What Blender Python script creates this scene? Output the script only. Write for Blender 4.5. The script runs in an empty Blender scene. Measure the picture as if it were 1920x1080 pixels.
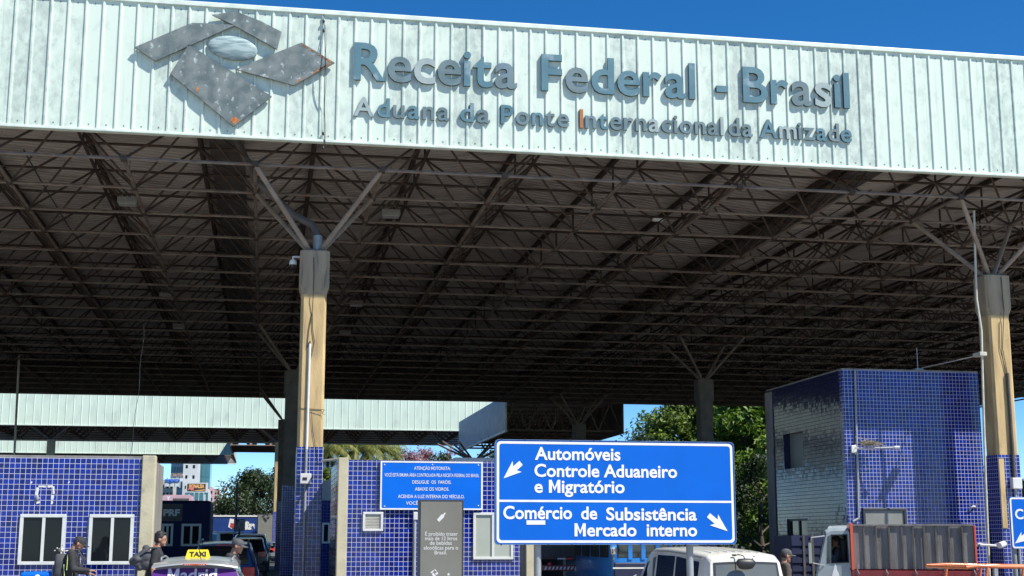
import bpy, bmesh, math, random
from math import sin, cos, tan, pi, radians, atan2, sqrt
from mathutils import Vector, Matrix, noise
SC = bpy.context.scene
COL = SC.collection
random.seed(7)

# ---------------------------------------------------------------- camera, sky, sun, exposure
CAM_H, YAW, PITCH, FPX = 1.85, radians(10.17), radians(10.36), 2560.0
cam = bpy.data.objects.new('camera', bpy.data.cameras.new('camera'))
COL.objects.link(cam)
cam.data.sensor_width = 36.0
cam.data.lens = FPX / 1920 * 36
cam.data.clip_start, cam.data.clip_end = 0.1, 5000
cam.location = (0, 0, CAM_H)
cam.rotation_euler = (pi / 2 + PITCH, 0, -YAW)
SC.camera = cam

SUN_TO = Vector((1.22, -1.0, 2.06)).normalized()          # towards the sun: high, behind the camera, from the right
SUN_EL = math.asin(SUN_TO.z)
SUN_AZ = atan2(SUN_TO.x, SUN_TO.y)                        # clockwise from +Y
w = bpy.data.worlds.new('World'); SC.world = w; w.use_nodes = True
wn = w.node_tree.nodes; wl = w.node_tree.links
sky = wn.new('ShaderNodeTexSky'); sky.sky_type = 'NISHITA'; sky.sun_disc = False
sky.sun_elevation = SUN_EL; sky.sun_rotation = SUN_AZ
sky.air_density = 0.56; sky.dust_density = 0.0; sky.ozone_density = 3.5; sky.altitude = 200
bg = wn['Background']; bg.inputs['Strength'].default_value = 0.125
hs = wn.new('ShaderNodeHueSaturation'); hs.inputs['Saturation'].default_value = 1.30
wl.new(sky.outputs[0], hs.inputs['Color']); wl.new(hs.outputs[0], bg.inputs['Color'])
sun = bpy.data.objects.new('sun', bpy.data.lights.new('sun', 'SUN'))
COL.objects.link(sun)
sun.data.energy = 5.0; sun.data.angle = radians(0.53); sun.data.color = (1.0, 0.96, 0.88)
sun.rotation_euler = (-SUN_TO).to_track_quat('-Z', 'Y').to_euler()
SC.view_settings.view_transform = 'Standard'; SC.view_settings.look = 'None'
SC.view_settings.exposure = 0.62; SC.view_settings.gamma = 1.0
SC.cycles.max_bounces = 8; SC.cycles.diffuse_bounces = 3; SC.cycles.glossy_bounces = 4
SC.cycles.caustics_reflective = False; SC.cycles.caustics_refractive = False

_R = Vector((cos(YAW), -sin(YAW), 0))
_F = Vector((sin(YAW) * cos(PITCH), cos(YAW) * cos(PITCH), sin(PITCH)))
_U = Vector((-sin(YAW) * sin(PITCH), -cos(YAW) * sin(PITCH), cos(PITCH)))
def P(px, py, Y):                       # the point at depth Y that stands where the photograph shows pixel (px, py)
    d = _R * (px - 960) + _U * (540 - py) + _F * FPX
    d *= Y / d.y
    return Vector((d.x, d.y, d.z + CAM_H))
def X_(px, py, Y): return P(px, py, Y).x
def Z_(px, py, Y): return P(px, py, Y).z
def GZ(x):                              # the roadway falls away a little to the right
    t = min(1, max(0, (x - 5.9) / 1.0)); return -0.42 * t * t * (3 - 2 * t)

# ---------------------------------------------------------------- tagging and mesh building
ORG = {}
def tag(o, label=None, cat=None, group=None, kind=None):
    if label: o['label'] = label
    if cat: o['category'] = cat
    if group: o['group'] = group
    if kind: o['kind'] = kind
    return o
def thing(name, label, cat, loc=(0, 0, 0), group=None, rz=0, local=False):
    o = bpy.data.objects.new(name, None); COL.objects.link(o)
    o.empty_display_size = 0.3
    o.location = loc; o.rotation_euler = (0, 0, rz)
    ORG[o.name] = Vector((0, 0, 0)) if local else Vector(loc)
    return tag(o, label, cat, group)
def copy_tree(o, parent=None):
    c = o.copy(); COL.objects.link(c)
    ORG[c.name] = ORG.get(o.name, Vector())
    if parent: c.parent = parent
    for ch in list(o.children): copy_tree(ch, c)
    return c
def V(*a): return Vector(a)

class MB:
    def __init__(s): s.v = []; s.f = []; s.m = []; s.mi = 0
    def add(s, vs, fs):
        n = len(s.v); s.v += [tuple(v) for v in vs]
        s.f += [tuple(i + n for i in f) for f in fs]; s.m += [s.mi] * len(fs); return s
    def box(s, x0, x1, y0, y1, z0, z1, bev=0):
        if bev <= 0:
            vs = [(x, y, z) for x in (x0, x1) for y in (y0, y1) for z in (z0, z1)]
            return s.add(vs, [(0, 1, 3, 2), (4, 6, 7, 5), (0, 4, 5, 1), (2, 3, 7, 6), (0, 2, 6, 4), (1, 5, 7, 3)])
        bm = bmesh.new(); bmesh.ops.create_cube(bm, size=1)
        for v in bm.verts: v.co = Vector(((x0 + x1) / 2 + v.co.x * (x1 - x0), (y0 + y1) / 2 + v.co.y * (y1 - y0), (z0 + z1) / 2 + v.co.z * (z1 - z0)))
        b = min(bev, .49 * min(abs(x1 - x0), abs(y1 - y0), abs(z1 - z0)))
        bmesh.ops.bevel(bm, geom=bm.edges[:], offset=b, segments=2, affect='EDGES', profile=.5)
        bm.verts.index_update()
        s.add([v.co[:] for v in bm.verts], [[v.index for v in f.verts] for f in bm.faces]); bm.free(); return s
    def tube(s, a, b, r, n=6, r2=None):
        a = Vector(a); b = Vector(b); d = (b - a)
        if d.length < 1e-6: return s
        d.normalize(); u = d.orthogonal().normalized(); w_ = d.cross(u); r2 = r if r2 is None else r2
        vs = []
        for c, rr in ((a, r), (b, r2)):
            for k in range(n):
                t = 2 * pi * k / n; vs.append(c + (u * cos(t) + w_ * sin(t)) * rr)
        fs = [(k, (k + 1) % n, n + (k + 1) % n, n + k) for k in range(n)] + [tuple(range(n - 1, -1, -1)), tuple(range(n, 2 * n))]
        return s.add(vs, fs)
    def path(s, pts, r, n=6):
        pts = [Vector(p) for p in pts]; rs = r if isinstance(r, (list, tuple)) else [r] * len(pts)
        vs = []; up = None
        for i, p in enumerate(pts):
            d = (pts[min(i + 1, len(pts) - 1)] - pts[max(i - 1, 0)]).normalized()
            if up is None: up = d.orthogonal().normalized()
            up = (up - d * up.dot(d)).normalized(); q = d.cross(up)
            for k in range(n):
                t = 2 * pi * k / n; vs.append(p + (up * cos(t) + q * sin(t)) * rs[i])
        fs = [(i * n + k, i * n + (k + 1) % n, (i + 1) * n + (k + 1) % n, (i + 1) * n + k) for i in range(len(pts) - 1) for k in range(n)]
        fs += [tuple(range(n - 1, -1, -1)), tuple((len(pts) - 1) * n + k for k in range(n))]
        return s.add(vs, fs)
    def loft(s, rings, cap=True):
        n = len(rings[0]); vs = [p for r in rings for p in r]
        fs = [(i * n + k, i * n + (k + 1) % n, (i + 1) * n + (k + 1) % n, (i + 1) * n + k) for i in range(len(rings) - 1) for k in range(n)]
        if cap: fs += [tuple(range(n - 1, -1, -1)), tuple((len(rings) - 1) * n + k for k in range(n))]
        return s.add(vs, fs)
    def prism(s, poly, f0, f1):          # poly: 2-D points, f0/f1 map (a, b) to the two 3-D faces
        n = len(poly); vs = [f0(*p) for p in poly] + [f1(*p) for p in poly]
        fs = [tuple(range(n)), tuple(range(2 * n - 1, n - 1, -1))] + [(k, n + k, n + (k + 1) % n, (k + 1) % n) for k in range(n)]
        return s.add(vs, fs)
    def ellipsoid(s, c, rx, ry, rz, nu=12, nv=8, mat=None):
        vs = []; c = Vector(c)
        for j in range(1, nv):
            t = pi * j / nv
            for k in range(nu):
                u = 2 * pi * k / nu; q = Vector((rx * sin(t) * cos(u), ry * sin(t) * sin(u), rz * cos(t)))
                vs.append(c + (mat @ q if mat else q))
        t_ = len(vs); a = Vector((0, 0, rz)); b = -a
        vs += [c + (mat @ a if mat else a), c + (mat @ b if mat else b)]
        fs = [(j * nu + k, (j + 1) * nu + k, (j + 1) * nu + (k + 1) % nu, j * nu + (k + 1) % nu) for j in range(nv - 2) for k in range(nu)]
        fs += [(t_, k, (k + 1) % nu) for k in range(nu)] + [(t_ + 1, (nv - 2) * nu + (k + 1) % nu, (nv - 2) * nu + k) for k in range(nu)]
        return s.add(vs, fs)
    def capsule(s, a, b, ra, rb, n=10, flat=None):
        a = Vector(a); b = Vector(b); d = b - a; L = d.length; d = d / L if L > 1e-6 else V(0, 0, 1)
        pts = []; rs = []
        for t in (1.0, .8, .5, .2): pts.append(a - d * ra * t); rs.append(ra * sqrt(max(0.0004, 1 - t * t)))
        pts.append(a); rs.append(ra); pts.append(b); rs.append(rb)
        for t in (.2, .5, .8, 1.0): pts.append(b + d * rb * t); rs.append(rb * sqrt(max(0.0004, 1 - t * t)))
        return s.path(pts, rs, n)
    def lathe(s, prof, c, axis='x', n=20):   # prof: (distance along axis, radius)
        rings = []
        for (h, r) in prof:
            ring = []
            for k in range(n):
                t = 2 * pi * k / n
                q = {'x': (h, r * cos(t), r * sin(t)), 'y': (r * cos(t), h, r * sin(t)), 'z': (r * cos(t), r * sin(t), h)}[axis]
                ring.append(Vector(c) + Vector(q))
            rings.append(ring)
        return s.loft(rings)
    def mesh(s, name, mats, smooth=None, off=None):
        me = bpy.data.meshes.new(name)
        vs = s.v if off is None else [(v[0] - off.x, v[1] - off.y, v[2] - off.z) for v in s.v]
        me.from_pydata(vs, [], s.f)
        mats = mats if isinstance(mats, (list, tuple)) else [mats]
        for m in mats: me.materials.append(m)
        if len(mats) > 1: me.polygons.foreach_set('material_index', s.m)
        finish(me, smooth); return me
    def build(s, name, mats, parent=None, smooth=None, loc=None, fix=True):
        off = ORG[parent.name] if parent else (Vector(loc) if loc is not None else Vector((0, 0, 0)))
        me = s.mesh(name, mats, smooth, off)
        if fix: fix_normals(me)
        o = bpy.data.objects.new(name, me); COL.objects.link(o)
        if parent: o.parent = parent
        elif loc is not None: o.location = loc
        ORG[o.name] = off
        return o
def fix_normals(me):
    bm = bmesh.new(); bm.from_mesh(me); bmesh.ops.recalc_face_normals(bm, faces=bm.faces[:]); bm.to_mesh(me); bm.free()
    box_uv(me)
def finish(me, smooth):
    if smooth is not None:
        for p in me.polygons: p.use_smooth = True
        if smooth < 179: me.set_sharp_from_angle(angle=radians(smooth))
    box_uv(me)
def box_uv(me):
    uv = me.uv_layers[0] if me.uv_layers else me.uv_layers.new(name='UVMap')
    vs = me.vertices; d = uv.data
    for p in me.polygons:
        n = p.normal; ax = max(range(3), key=lambda i: abs(n[i]))
        for li in p.loop_indices:
            c = vs[me.loops[li].vertex_index].co
            d[li].uv = (c.y, c.z) if ax == 0 else (c.x, c.z) if ax == 1 else (c.x, c.y)
def arr(o, **kw):
    for k, v in kw.items(): o[k] = v
    return o

# ---------------------------------------------------------------- materials
def nodes_of(name):
    m = bpy.data.materials.new(name); m.use_nodes = True
    nt = m.node_tree; b = nt.nodes['Principled BSDF']; return m, nt, b
def rgb(c): return (c[0], c[1], c[2], 1)
def mat(name, c1, c2=None, scale=4, detail=5, lo=.35, hi=.65, rough=.6, metal=0, bump=0, bscale=None, stretch=(1, 1, 1), rough2=None, coat=0, c3=None, s3=1.5, lo3=.55, hi3=.62, spec=.5, coord='Object'):
    m, nt, b = nodes_of(name); N = nt.nodes; L = nt.links
    b.inputs['Roughness'].default_value = rough; b.inputs['Metallic'].default_value = metal
    b.inputs['Base Color'].default_value = rgb(c1); b.inputs['Specular IOR Level'].default_value = spec
    if coat: b.inputs['Coat Weight'].default_value = coat; b.inputs['Coat Roughness'].default_value = .06
    if c2 is None and not bump: return m
    tc = N.new('ShaderNodeTexCoord'); mp = N.new('ShaderNodeMapping'); mp.inputs['Scale'].default_value = stretch
    L.new(tc.outputs[coord], mp.inputs[0])
    def nz(sc, de=detail):
        t = N.new('ShaderNodeTexNoise'); t.inputs['Scale'].default_value = sc; t.inputs['Detail'].default_value = de
        L.new(mp.outputs[0], t.inputs['Vector']); return t
    def ramp(src, a, c):
        r = N.new('ShaderNodeMapRange'); r.inputs[1].default_value = a; r.inputs[2].default_value = c
        L.new(src, r.inputs[0]); return r.outputs[0]
    def mix(f, a, c):
        x = N.new('ShaderNodeMix'); x.data_type = 'RGBA'; L.new(f, x.inputs[0])
        for s_, i in ((a, 6), (c, 7)):
            if isinstance(s_, tuple): x.inputs[i].default_value = rgb(s_)
            else: L.new(s_, x.inputs[i])
        return x.outputs[2]
    if c2 is not None:
        t = nz(scale); f = ramp(t.outputs[0], lo, hi); out = mix(f, tuple(c1), tuple(c2))
        if c3 is not None:
            t3 = nz(s3, 6); f3 = ramp(t3.outputs[0], lo3, hi3); out = mix(f3, out, tuple(c3))
        L.new(out, b.inputs['Base Color'])
        if rough2 is not None:
            r = N.new('ShaderNodeMapRange'); r.inputs[1].default_value = lo; r.inputs[2].default_value = hi
            r.inputs[3].default_value = rough; r.inputs[4].default_value = rough2
            L.new(t.outputs[0], r.inputs[0]); L.new(r.outputs[0], b.inputs['Roughness'])
    if bump:
        t = nz(bscale or scale * 3); bn = N.new('ShaderNodeBump'); bn.inputs['Strength'].default_value = bump; bn.inputs['Distance'].default_value = .02
        L.new(t.outputs[0], bn.inputs['Height']); L.new(bn.outputs[0], b.inputs['Normal'])
    return m
def tile_mat(name, ca, cb, grout, size=.1, tilt=.025, rough=.12, mortar=.0042):
    m, nt, b = nodes_of(name); N = nt.nodes; L = nt.links
    tc = N.new('ShaderNodeTexCoord')
    br = N.new('ShaderNodeTexBrick'); br.offset = 0; br.squash = 1
    for k, v in (('Scale', 1), ('Mortar Size', mortar), ('Mortar Smooth', .1), ('Bias', 0), ('Brick Width', size), ('Row Height', size)): br.inputs[k].default_value = v
    br.inputs['Color1'].default_value = rgb(ca); br.inputs['Color2'].default_value = rgb(cb); br.inputs['Mortar'].default_value = rgb(grout)
    L.new(tc.outputs['UV'], br.inputs['Vector'])
    dirt = N.new('ShaderNodeTexNoise'); dirt.inputs['Scale'].default_value = 1.1; dirt.inputs['Detail'].default_value = 6
    L.new(tc.outputs['Object'], dirt.inputs['Vector'])
    dr = N.new('ShaderNodeMapRange'); dr.inputs[1].default_value = .35; dr.inputs[2].default_value = .8; dr.inputs[3].default_value = 0; dr.inputs[4].default_value = .07
    L.new(dirt.outputs[0], dr.inputs[0])
    mx = N.new('ShaderNodeMix'); mx.data_type = 'RGBA'; L.new(dr.outputs[0], mx.inputs[0]); L.new(br.outputs['Color'], mx.inputs[6]); mx.inputs[7].default_value = (.16, .17, .24, 1)
    L.new(mx.outputs[2], b.inputs['Base Color'])
    b.inputs['Specular IOR Level'].default_value = .38
    rr = N.new('ShaderNodeMapRange'); rr.inputs[3].default_value = rough; rr.inputs[4].default_value = .75
    L.new(br.outputs['Fac'], rr.inputs[0]); L.new(rr.outputs[0], b.inputs['Roughness'])
    sn = N.new('ShaderNodeVectorMath'); sn.operation = 'SNAP'; sn.inputs[1].default_value = (size, size, size)
    L.new(tc.outputs['UV'], sn.inputs[0])
    wnz = N.new('ShaderNodeTexWhiteNoise'); wnz.noise_dimensions = '3D'; L.new(sn.outputs[0], wnz.inputs['Vector'])
    sb = N.new('ShaderNodeVectorMath'); sb.operation = 'SUBTRACT'; sb.inputs[1].default_value = (.5, .5, .5); L.new(wnz.outputs['Color'], sb.inputs[0])
    sc_ = N.new('ShaderNodeVectorMath'); sc_.operation = 'SCALE'; sc_.inputs['Scale'].default_value = tilt; L.new(sb.outputs[0], sc_.inputs[0])
    bp = N.new('ShaderNodeBump'); bp.invert = True; bp.inputs['Strength'].default_value = .5; bp.inputs['Distance'].default_value = .004
    L.new(br.outputs['Fac'], bp.inputs['Height'])
    ad = N.new('ShaderNodeVectorMath'); ad.operation = 'ADD'; L.new(bp.outputs[0], ad.inputs[0]); L.new(sc_.outputs[0], ad.inputs[1])
    nm = N.new('ShaderNodeVectorMath'); nm.operation = 'NORMALIZE'; L.new(ad.outputs[0], nm.inputs[0]); L.new(nm.outputs[0], b.inputs['Normal'])
    return m
def leaf_mat(name, ca, cb, cc):
    m, nt, b = nodes_of(name); N = nt.nodes; L = nt.links
    tc = N.new('ShaderNodeTexCoord'); t = N.new('ShaderNodeTexNoise'); t.inputs['Scale'].default_value = .9; t.inputs['Detail'].default_value = 3
    L.new(tc.outputs['Object'], t.inputs['Vector'])
    w_ = N.new('ShaderNodeTexWhiteNoise'); w_.noise_dimensions = '3D'
    ge = N.new('ShaderNodeNewGeometry'); 
    try: L.new(ge.outputs['Random Per Island'], w_.inputs['Vector'])
    except Exception: pass
    r = N.new('ShaderNodeValToRGB'); e = r.color_ramp.elements
    e[0].position = .3; e[0].color = rgb(ca); e[1].position = .7; e[1].color = rgb(cc); x = e.new(.5); x.color = rgb(cb)
    mx = N.new('ShaderNodeMix'); mx.data_type = 'FLOAT'; mx.inputs[0].default_value = .45
    L.new(t.outputs[0], mx.inputs[2]); L.new(w_.outputs['Value'], mx.inputs[3])
    L.new(mx.outputs[0], r.inputs[0]); L.new(r.outputs[0], b.inputs['Base Color'])
    b.inputs['Roughness'].default_value = .55
    tr = N.new('ShaderNodeBsdfTranslucent'); L.new(r.outputs[0], tr.inputs['Color'])
    ms = N.new('ShaderNodeMixShader'); ms.inputs[0].default_value = .38
    L.new(b.outputs[0], ms.inputs[1]); L.new(tr.outputs[0], ms.inputs[2])
    L.new(ms.outputs[0], N['Material Output'].inputs['Surface'])
    return m
M = {}
M['bounce_apron'] = mat('bounce_apron', (.40, .38, .34), (.31, .295, .27), .7, detail=9, bump=.25, bscale=40, rough=.9, c3=(.2, .19, .18), s3=1.7, lo3=.62, hi3=.8)
M['asphalt'] = mat('asphalt', (.032, .032, .034), (.05, .05, .05), 1.2, bump=.3, bscale=60, rough=.9)
M['paving'] = mat('paving', (.30, .29, .27), (.22, .21, .2), 2.5, bump=.2, bscale=30, rough=.85)
M['kerb'] = mat('kerb', (.42, .41, .38), (.3, .29, .27), 3, rough=.85)
M['road_paint'] = mat('road_paint', (.75, .75, .72), (.5, .5, .48), 6, rough=.7)
M['fascia'] = mat('fascia', (.60, .70, .575), (.455, .535, .455), 2.4, detail=10, lo=.45, hi=.68, rough=.42, stretch=(1.5, 1, 1.0), c3=(.33, .39, .345), s3=4.4, lo3=.54, hi3=.8)
M['flashing'] = mat('flashing', (.68, .76, .66), (.55, .62, .55), 4, rough=.4)
def fascia_mat(name, clean, dirty, dark):      # sheets 0.77 m wide, each with its own amount of grime
    m, nt, b = nodes_of(name); N = nt.nodes; L = nt.links; b.inputs['Roughness'].default_value = .42
    tc = N.new('ShaderNodeTexCoord'); sp = N.new('ShaderNodeSeparateXYZ'); L.new(tc.outputs['Object'], sp.inputs[0])
    dv = N.new('ShaderNodeMath'); dv.operation = 'SNAP'; dv.inputs[1].default_value = .77; L.new(sp.outputs[0], dv.inputs[0])
    wz = N.new('ShaderNodeTexWhiteNoise'); wz.noise_dimensions = '1D'; L.new(dv.outputs[0], wz.inputs['W'])
    mp = N.new('ShaderNodeMapping'); mp.inputs['Scale'].default_value = (1.5, 1, .85); L.new(tc.outputs['Object'], mp.inputs[0])
    def nz(sc): t = N.new('ShaderNodeTexNoise'); t.inputs['Scale'].default_value = sc; t.inputs['Detail'].default_value = 10; t.inputs['Roughness'].default_value = .62; L.new(mp.outputs[0], t.inputs['Vector']); return t.outputs[0]
    def math(op, a, c):
        x = N.new('ShaderNodeMath'); x.operation = op
        for i, q in enumerate((a, c)):
            if isinstance(q, (int, float)): x.inputs[i].default_value = q
            else: L.new(q, x.inputs[i])
        return x.outputs[0]
    def rng(q, lo, hi): r = N.new('ShaderNodeMapRange'); r.inputs[1].default_value = lo; r.inputs[2].default_value = hi; L.new(q, r.inputs[0]); return r.outputs[0]
    sheet = math('MULTIPLY', math('SUBTRACT', wz.outputs['Value'], .5), .22)
    f1 = rng(math('ADD', nz(2.6), sheet), .44, .66); f2 = rng(math('ADD', nz(5.5), sheet), .54, .76)
    st = N.new('ShaderNodeTexNoise'); st.inputs['Scale'].default_value = 1; st.inputs['Detail'].default_value = 6
    m2 = N.new('ShaderNodeMapping'); m2.inputs['Scale'].default_value = (9, 1, .25); L.new(tc.outputs['Object'], m2.inputs[0]); L.new(m2.outputs[0], st.inputs['Vector'])
    f3 = math('MULTIPLY', rng(st.outputs[0], .58, .8), .55)
    def mix(f, a, c):
        x = N.new('ShaderNodeMix'); x.data_type = 'RGBA'; L.new(f, x.inputs[0])
        if isinstance(a, tuple): x.inputs[6].default_value = rgb(a)
        else: L.new(a, x.inputs[6])
        x.inputs[7].default_value = rgb(c); return x.outputs[2]
    o = mix(f3, mix(math('MULTIPLY', f2, .75), mix(f1, clean, dirty), dark), dark)
    L.new(o, b.inputs['Base Color']); return m
M['fascia'] = fascia_mat('fascia_sheets', (.60, .69, .595), (.48, .56, .49), (.33, .39, .35))
M['fascia_far'] = mat('fascia_far', (.66, .78, .64), (.52, .61, .51), 1.2, detail=8, lo=.5, hi=.75, rough=.42, stretch=(1.2, 1, .5))
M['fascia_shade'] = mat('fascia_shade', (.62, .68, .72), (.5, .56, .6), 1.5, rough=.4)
M['zinc'] = mat('zinc', (.105, .135, .132), (.175, .205, .20), 3.2, detail=10, lo=.4, hi=.6, rough=.5, metal=.15, rough2=.65, c3=(.44, .50, .50), s3=7, lo3=.60, hi3=.72, bump=.1, bscale=9)
M['zinc_edge'] = mat('zinc_edge', (.15, .165, .18), (.22, .23, .24), 5, rough=.5, metal=.3)
M['verdigris'] = mat('verdigris', (.19, .27, .28), (.33, .42, .42), 4.5, detail=10, lo=.44, hi=.56, rough=.65, metal=0, stretch=(.5, 1, 3.5), c3=(.13, .19, .22), s3=3.5, lo3=.60, hi3=.68)
M['rust'] = mat('rust', (.32, .10, .03), (.5, .2, .06), 12, rough=.9)
M['let_blue'] = mat('letter_blue', (.075, .165, .205), (.10, .20, .235), 2, rough=.42, c3=(.26, .34, .37), s3=3, lo3=.58, hi3=.75)
M['let_grey'] = mat('letter_grey', (.095, .15, .165), (.15, .21, .215), 2.2, detail=8, rough=.5, c3=(.13, .2, .25), s3=2.3, lo3=.52, hi3=.68)
M['let_pale'] = mat('letter_pale', (.24, .315, .315), (.33, .39, .38), 2.2, detail=8, rough=.5, c3=(.2, .25, .27), s3=3, lo3=.60, hi3=.72)
M['let_rust'] = mat('letter_rust', (.34, .13, .04), (.48, .5, .46), 2.6, detail=8, lo=.48, hi=.55, rough=.7)
M['let_side'] = mat('letter_side', (.022, .045, .06), (.04, .065, .08), 4, rough=.5)  # sides darkened, their shade and cast shadow put into the colour
M['steel'] = mat('steel', (.22, .18, .152), (.14, .113, .096), 3, rough=.85, spec=.15, c3=(.20, .12, .08), s3=2.4, lo3=.56, hi3=.7)
M['steel_shaded'] = mat('steel_shaded', (.085, .066, .055), (.055, .043, .037), 3, rough=.85, spec=.15, c3=(.11, .062, .04), s3=2.4, lo3=.56, hi3=.7)  # upper members' dark silhouette against the roof is put into the colour
M['strut'] = mat('strut', (.29, .23, .175), (.20, .155, .12), 3, rough=.6)
M['roof'] = mat('roof_sheet', (.52, .46, .42), (.37, .32, .29), .8, detail=8, rough=.6, stretch=(.5, .9, 1), c3=(.24, .195, .165), s3=1.3, lo3=.54, hi3=.74)
M['gutter'] = mat('gutter', (.10, .087, .078), (.065, .056, .05), 2, rough=.6)
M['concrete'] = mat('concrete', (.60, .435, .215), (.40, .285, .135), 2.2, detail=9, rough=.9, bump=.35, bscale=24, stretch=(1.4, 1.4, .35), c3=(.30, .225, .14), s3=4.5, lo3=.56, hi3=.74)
M['capital'] = mat('capital', (.36, .29, .20), (.26, .21, .145), 3, detail=9, rough=.9, bump=.35, bscale=24, stretch=(2.2, 2.2, .3), c3=(.13, .115, .095), s3=4, lo3=.58, hi3=.74)  # column-top shade put into the colour, greyer and darker than the shaft
M['concrete_shaded'] = mat('concrete_shaded', (.15, .135, .115), (.10, .09, .08), 2.5, detail=8, rough=.9, bump=.3, bscale=20)  # column concrete darkened, shade deep under the canopy put into the colour
M['concrete_grey'] = mat('concrete_grey', (.27, .255, .235), (.19, .18, .165), 2.5, detail=9, rough=.9, bump=.35, bscale=20, stretch=(1.5, 1.5, .5), c3=(.13, .12, .11), s3=4, lo3=.6, hi3=.72)
M['pilaster'] = mat('pilaster', (.54, .485, .33), (.44, .395, .265), 2.5, detail=9, rough=.85, bump=.25, bscale=22, c3=(.27, .25, .21), s3=3, lo3=.64, hi3=.78)
M['tile'] = tile_mat('blue_tile', (.001, .005, .095), (.002, .020, .26), (.62, .61, .69))
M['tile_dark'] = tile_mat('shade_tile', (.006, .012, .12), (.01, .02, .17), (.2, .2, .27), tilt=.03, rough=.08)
M['tile_black'] = tile_mat('tower_side_tile', (.008, .011, .045), (.014, .018, .075), (.012, .012, .014), tilt=.02, rough=.1, size=.1)  # tower side wall's shade put into near-black tile and grout colours
M['mortar'] = mat('bare_mortar', (.72, .71, .68), (.55, .54, .5), 9, rough=.9)
M['alu'] = mat('white_aluminium', (.66, .67, .63), (.58, .59, .55), 5, rough=.45)
M['glass'] = mat('dark_glass', (.008, .010, .013), rough=.05, spec=.22)
M['glass_grey'] = mat('blind_glass', (.40, .43, .37), (.36, .39, .33), 1.5, rough=.25)
M['hole'] = mat('dark_opening', (.02, .022, .03), rough=.8)
M['grey_panel'] = mat('grey_panel', (.235, .235, .21), (.2, .2, .18), 2, rough=.5)
M['sign_blue'] = mat('sign_blue', (.0, .118, .56), (.0, .105, .50), 1.2, rough=.5, spec=.2)
M['notice_blue'] = mat('notice_blue', (.0, .14, .66), (.0, .12, .58), 1.4, rough=.5, spec=.2)
M['sign_white'] = mat('sign_white', (.80, .80, .78), (.70, .70, .68), 5, rough=.45)
M['sign_back'] = mat('sign_back', (.12, .2, .32), (.1, .16, .27), 4, rough=.45, metal=.3)
M['galv'] = mat('galvanised', (.36, .37, .37), (.28, .29, .29), 6, rough=.5, metal=.4)
M['totem'] = mat('totem_grey', (.20, .195, .165), (.175, .17, .145), 1.4, rough=.4)
M['totem_frame'] = mat('totem_frame', (.035, .038, .042), rough=.4)
M['totem_text'] = mat('totem_text', (.66, .67, .65), rough=.5)
M['pipe_grey'] = mat('pipe_grey', (.33, .35, .36), (.26, .27, .28), 5, rough=.5)
M['pipe_cream'] = mat('pipe_cream', (.55, .53, .44), (.42, .4, .33), 5, rough=.5)
M['lamp_grey'] = mat('lamp_grey', (.20, .19, .17), (.15, .14, .125), 5, rough=.6)
M['pipe_dark'] = mat('pipe_dark', (.06, .055, .05), (.09, .08, .07), 5, rough=.6)
M['cable'] = mat('cable_black', (.02, .02, .02), rough=.6)
M['cable_pale'] = mat('cable_pale', (.35, .33, .3), rough=.6)
M['white_plastic'] = mat('white_plastic', (.68, .68, .66), (.6, .6, .57), 6, rough=.4)
M['black_plastic'] = mat('black_plastic', (.02, .02, .022), rough=.45)
M['lamp_lens'] = mat('lamp_lens', (.32, .32, .3), rough=.2)
M['rubber'] = mat('rubber', (.018, .018, .018), (.03, .03, .03), 9, rough=.85)
M['rim'] = mat('alloy_rim', (.5, .5, .5), rough=.3, metal=.8)
M['chrome'] = mat('chrome', (.7, .7, .7), rough=.15, metal=1)
M['red_lamp'] = mat('red_lamp', (.45, .012, .012), (.55, .03, .025), 30, rough=.18, coat=.6)
M['plate'] = mat('plate', (.72, .72, .7), rough=.5)
M['car_glass'] = mat('car_glass', (.012, .016, .018), rough=.04, coat=.5)
M['bark'] = mat('bark', (.10, .08, .06), (.06, .048, .036), 4, rough=.95, bump=.5, bscale=12, stretch=(2, 2, .4))
M['leaf'] = leaf_mat('leaf', (.05, .11, .012), (.115, .21, .02), (.20, .31, .035))
M['leaf_yellow'] = leaf_mat('leaf_yellow', (.055, .10, .013), (.115, .18, .02), (.20, .28, .035))
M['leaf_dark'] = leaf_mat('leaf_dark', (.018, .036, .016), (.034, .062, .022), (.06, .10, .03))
M['leaf_pink'] = leaf_mat('leaf_pink', (.20, .10, .09), (.40, .16, .17), (.5, .27, .27))
M['palm'] = leaf_mat('palm_leaf', (.08, .11, .018), (.17, .20, .035), (.30, .29, .08))
M['skin'] = mat('skin', (.42, .22, .14), (.36, .18, .115), 9, rough=.5)
M['skin_dark'] = mat('skin_dark', (.27, .13, .075), (.22, .105, .06), 9, rough=.5)
M['hair'] = mat('hair', (.012, .01, .009), (.02, .016, .014), 60, rough=.55, bump=.5, bscale=70)
M['cloth_black'] = mat('cloth_black', (.020, .020, .022), (.032, .032, .035), 7, rough=.85, bump=.3, bscale=14)
M['cloth_grey'] = mat('cloth_grey', (.045, .048, .056), (.07, .072, .08), 7, rough=.85, bump=.3, bscale=14)
M['cloth_brown'] = mat('cloth_brown', (.07, .055, .045), (.1, .08, .06), 7, rough=.85)
M['denim'] = mat('denim', (.03, .045, .08), (.05, .07, .12), 12, rough=.85)
M['cap_grey'] = mat('cap_grey', (.05, .05, .055), (.08, .08, .085), 9, rough=.85)
M['piping'] = mat('lime_piping', (.62, .72, .25), rough=.6)
M['strap_orange'] = mat('strap_orange', (.6, .13, .04), rough=.7)
M['eye'] = mat('eye', (.015, .012, .01), rough=.2)
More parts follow.
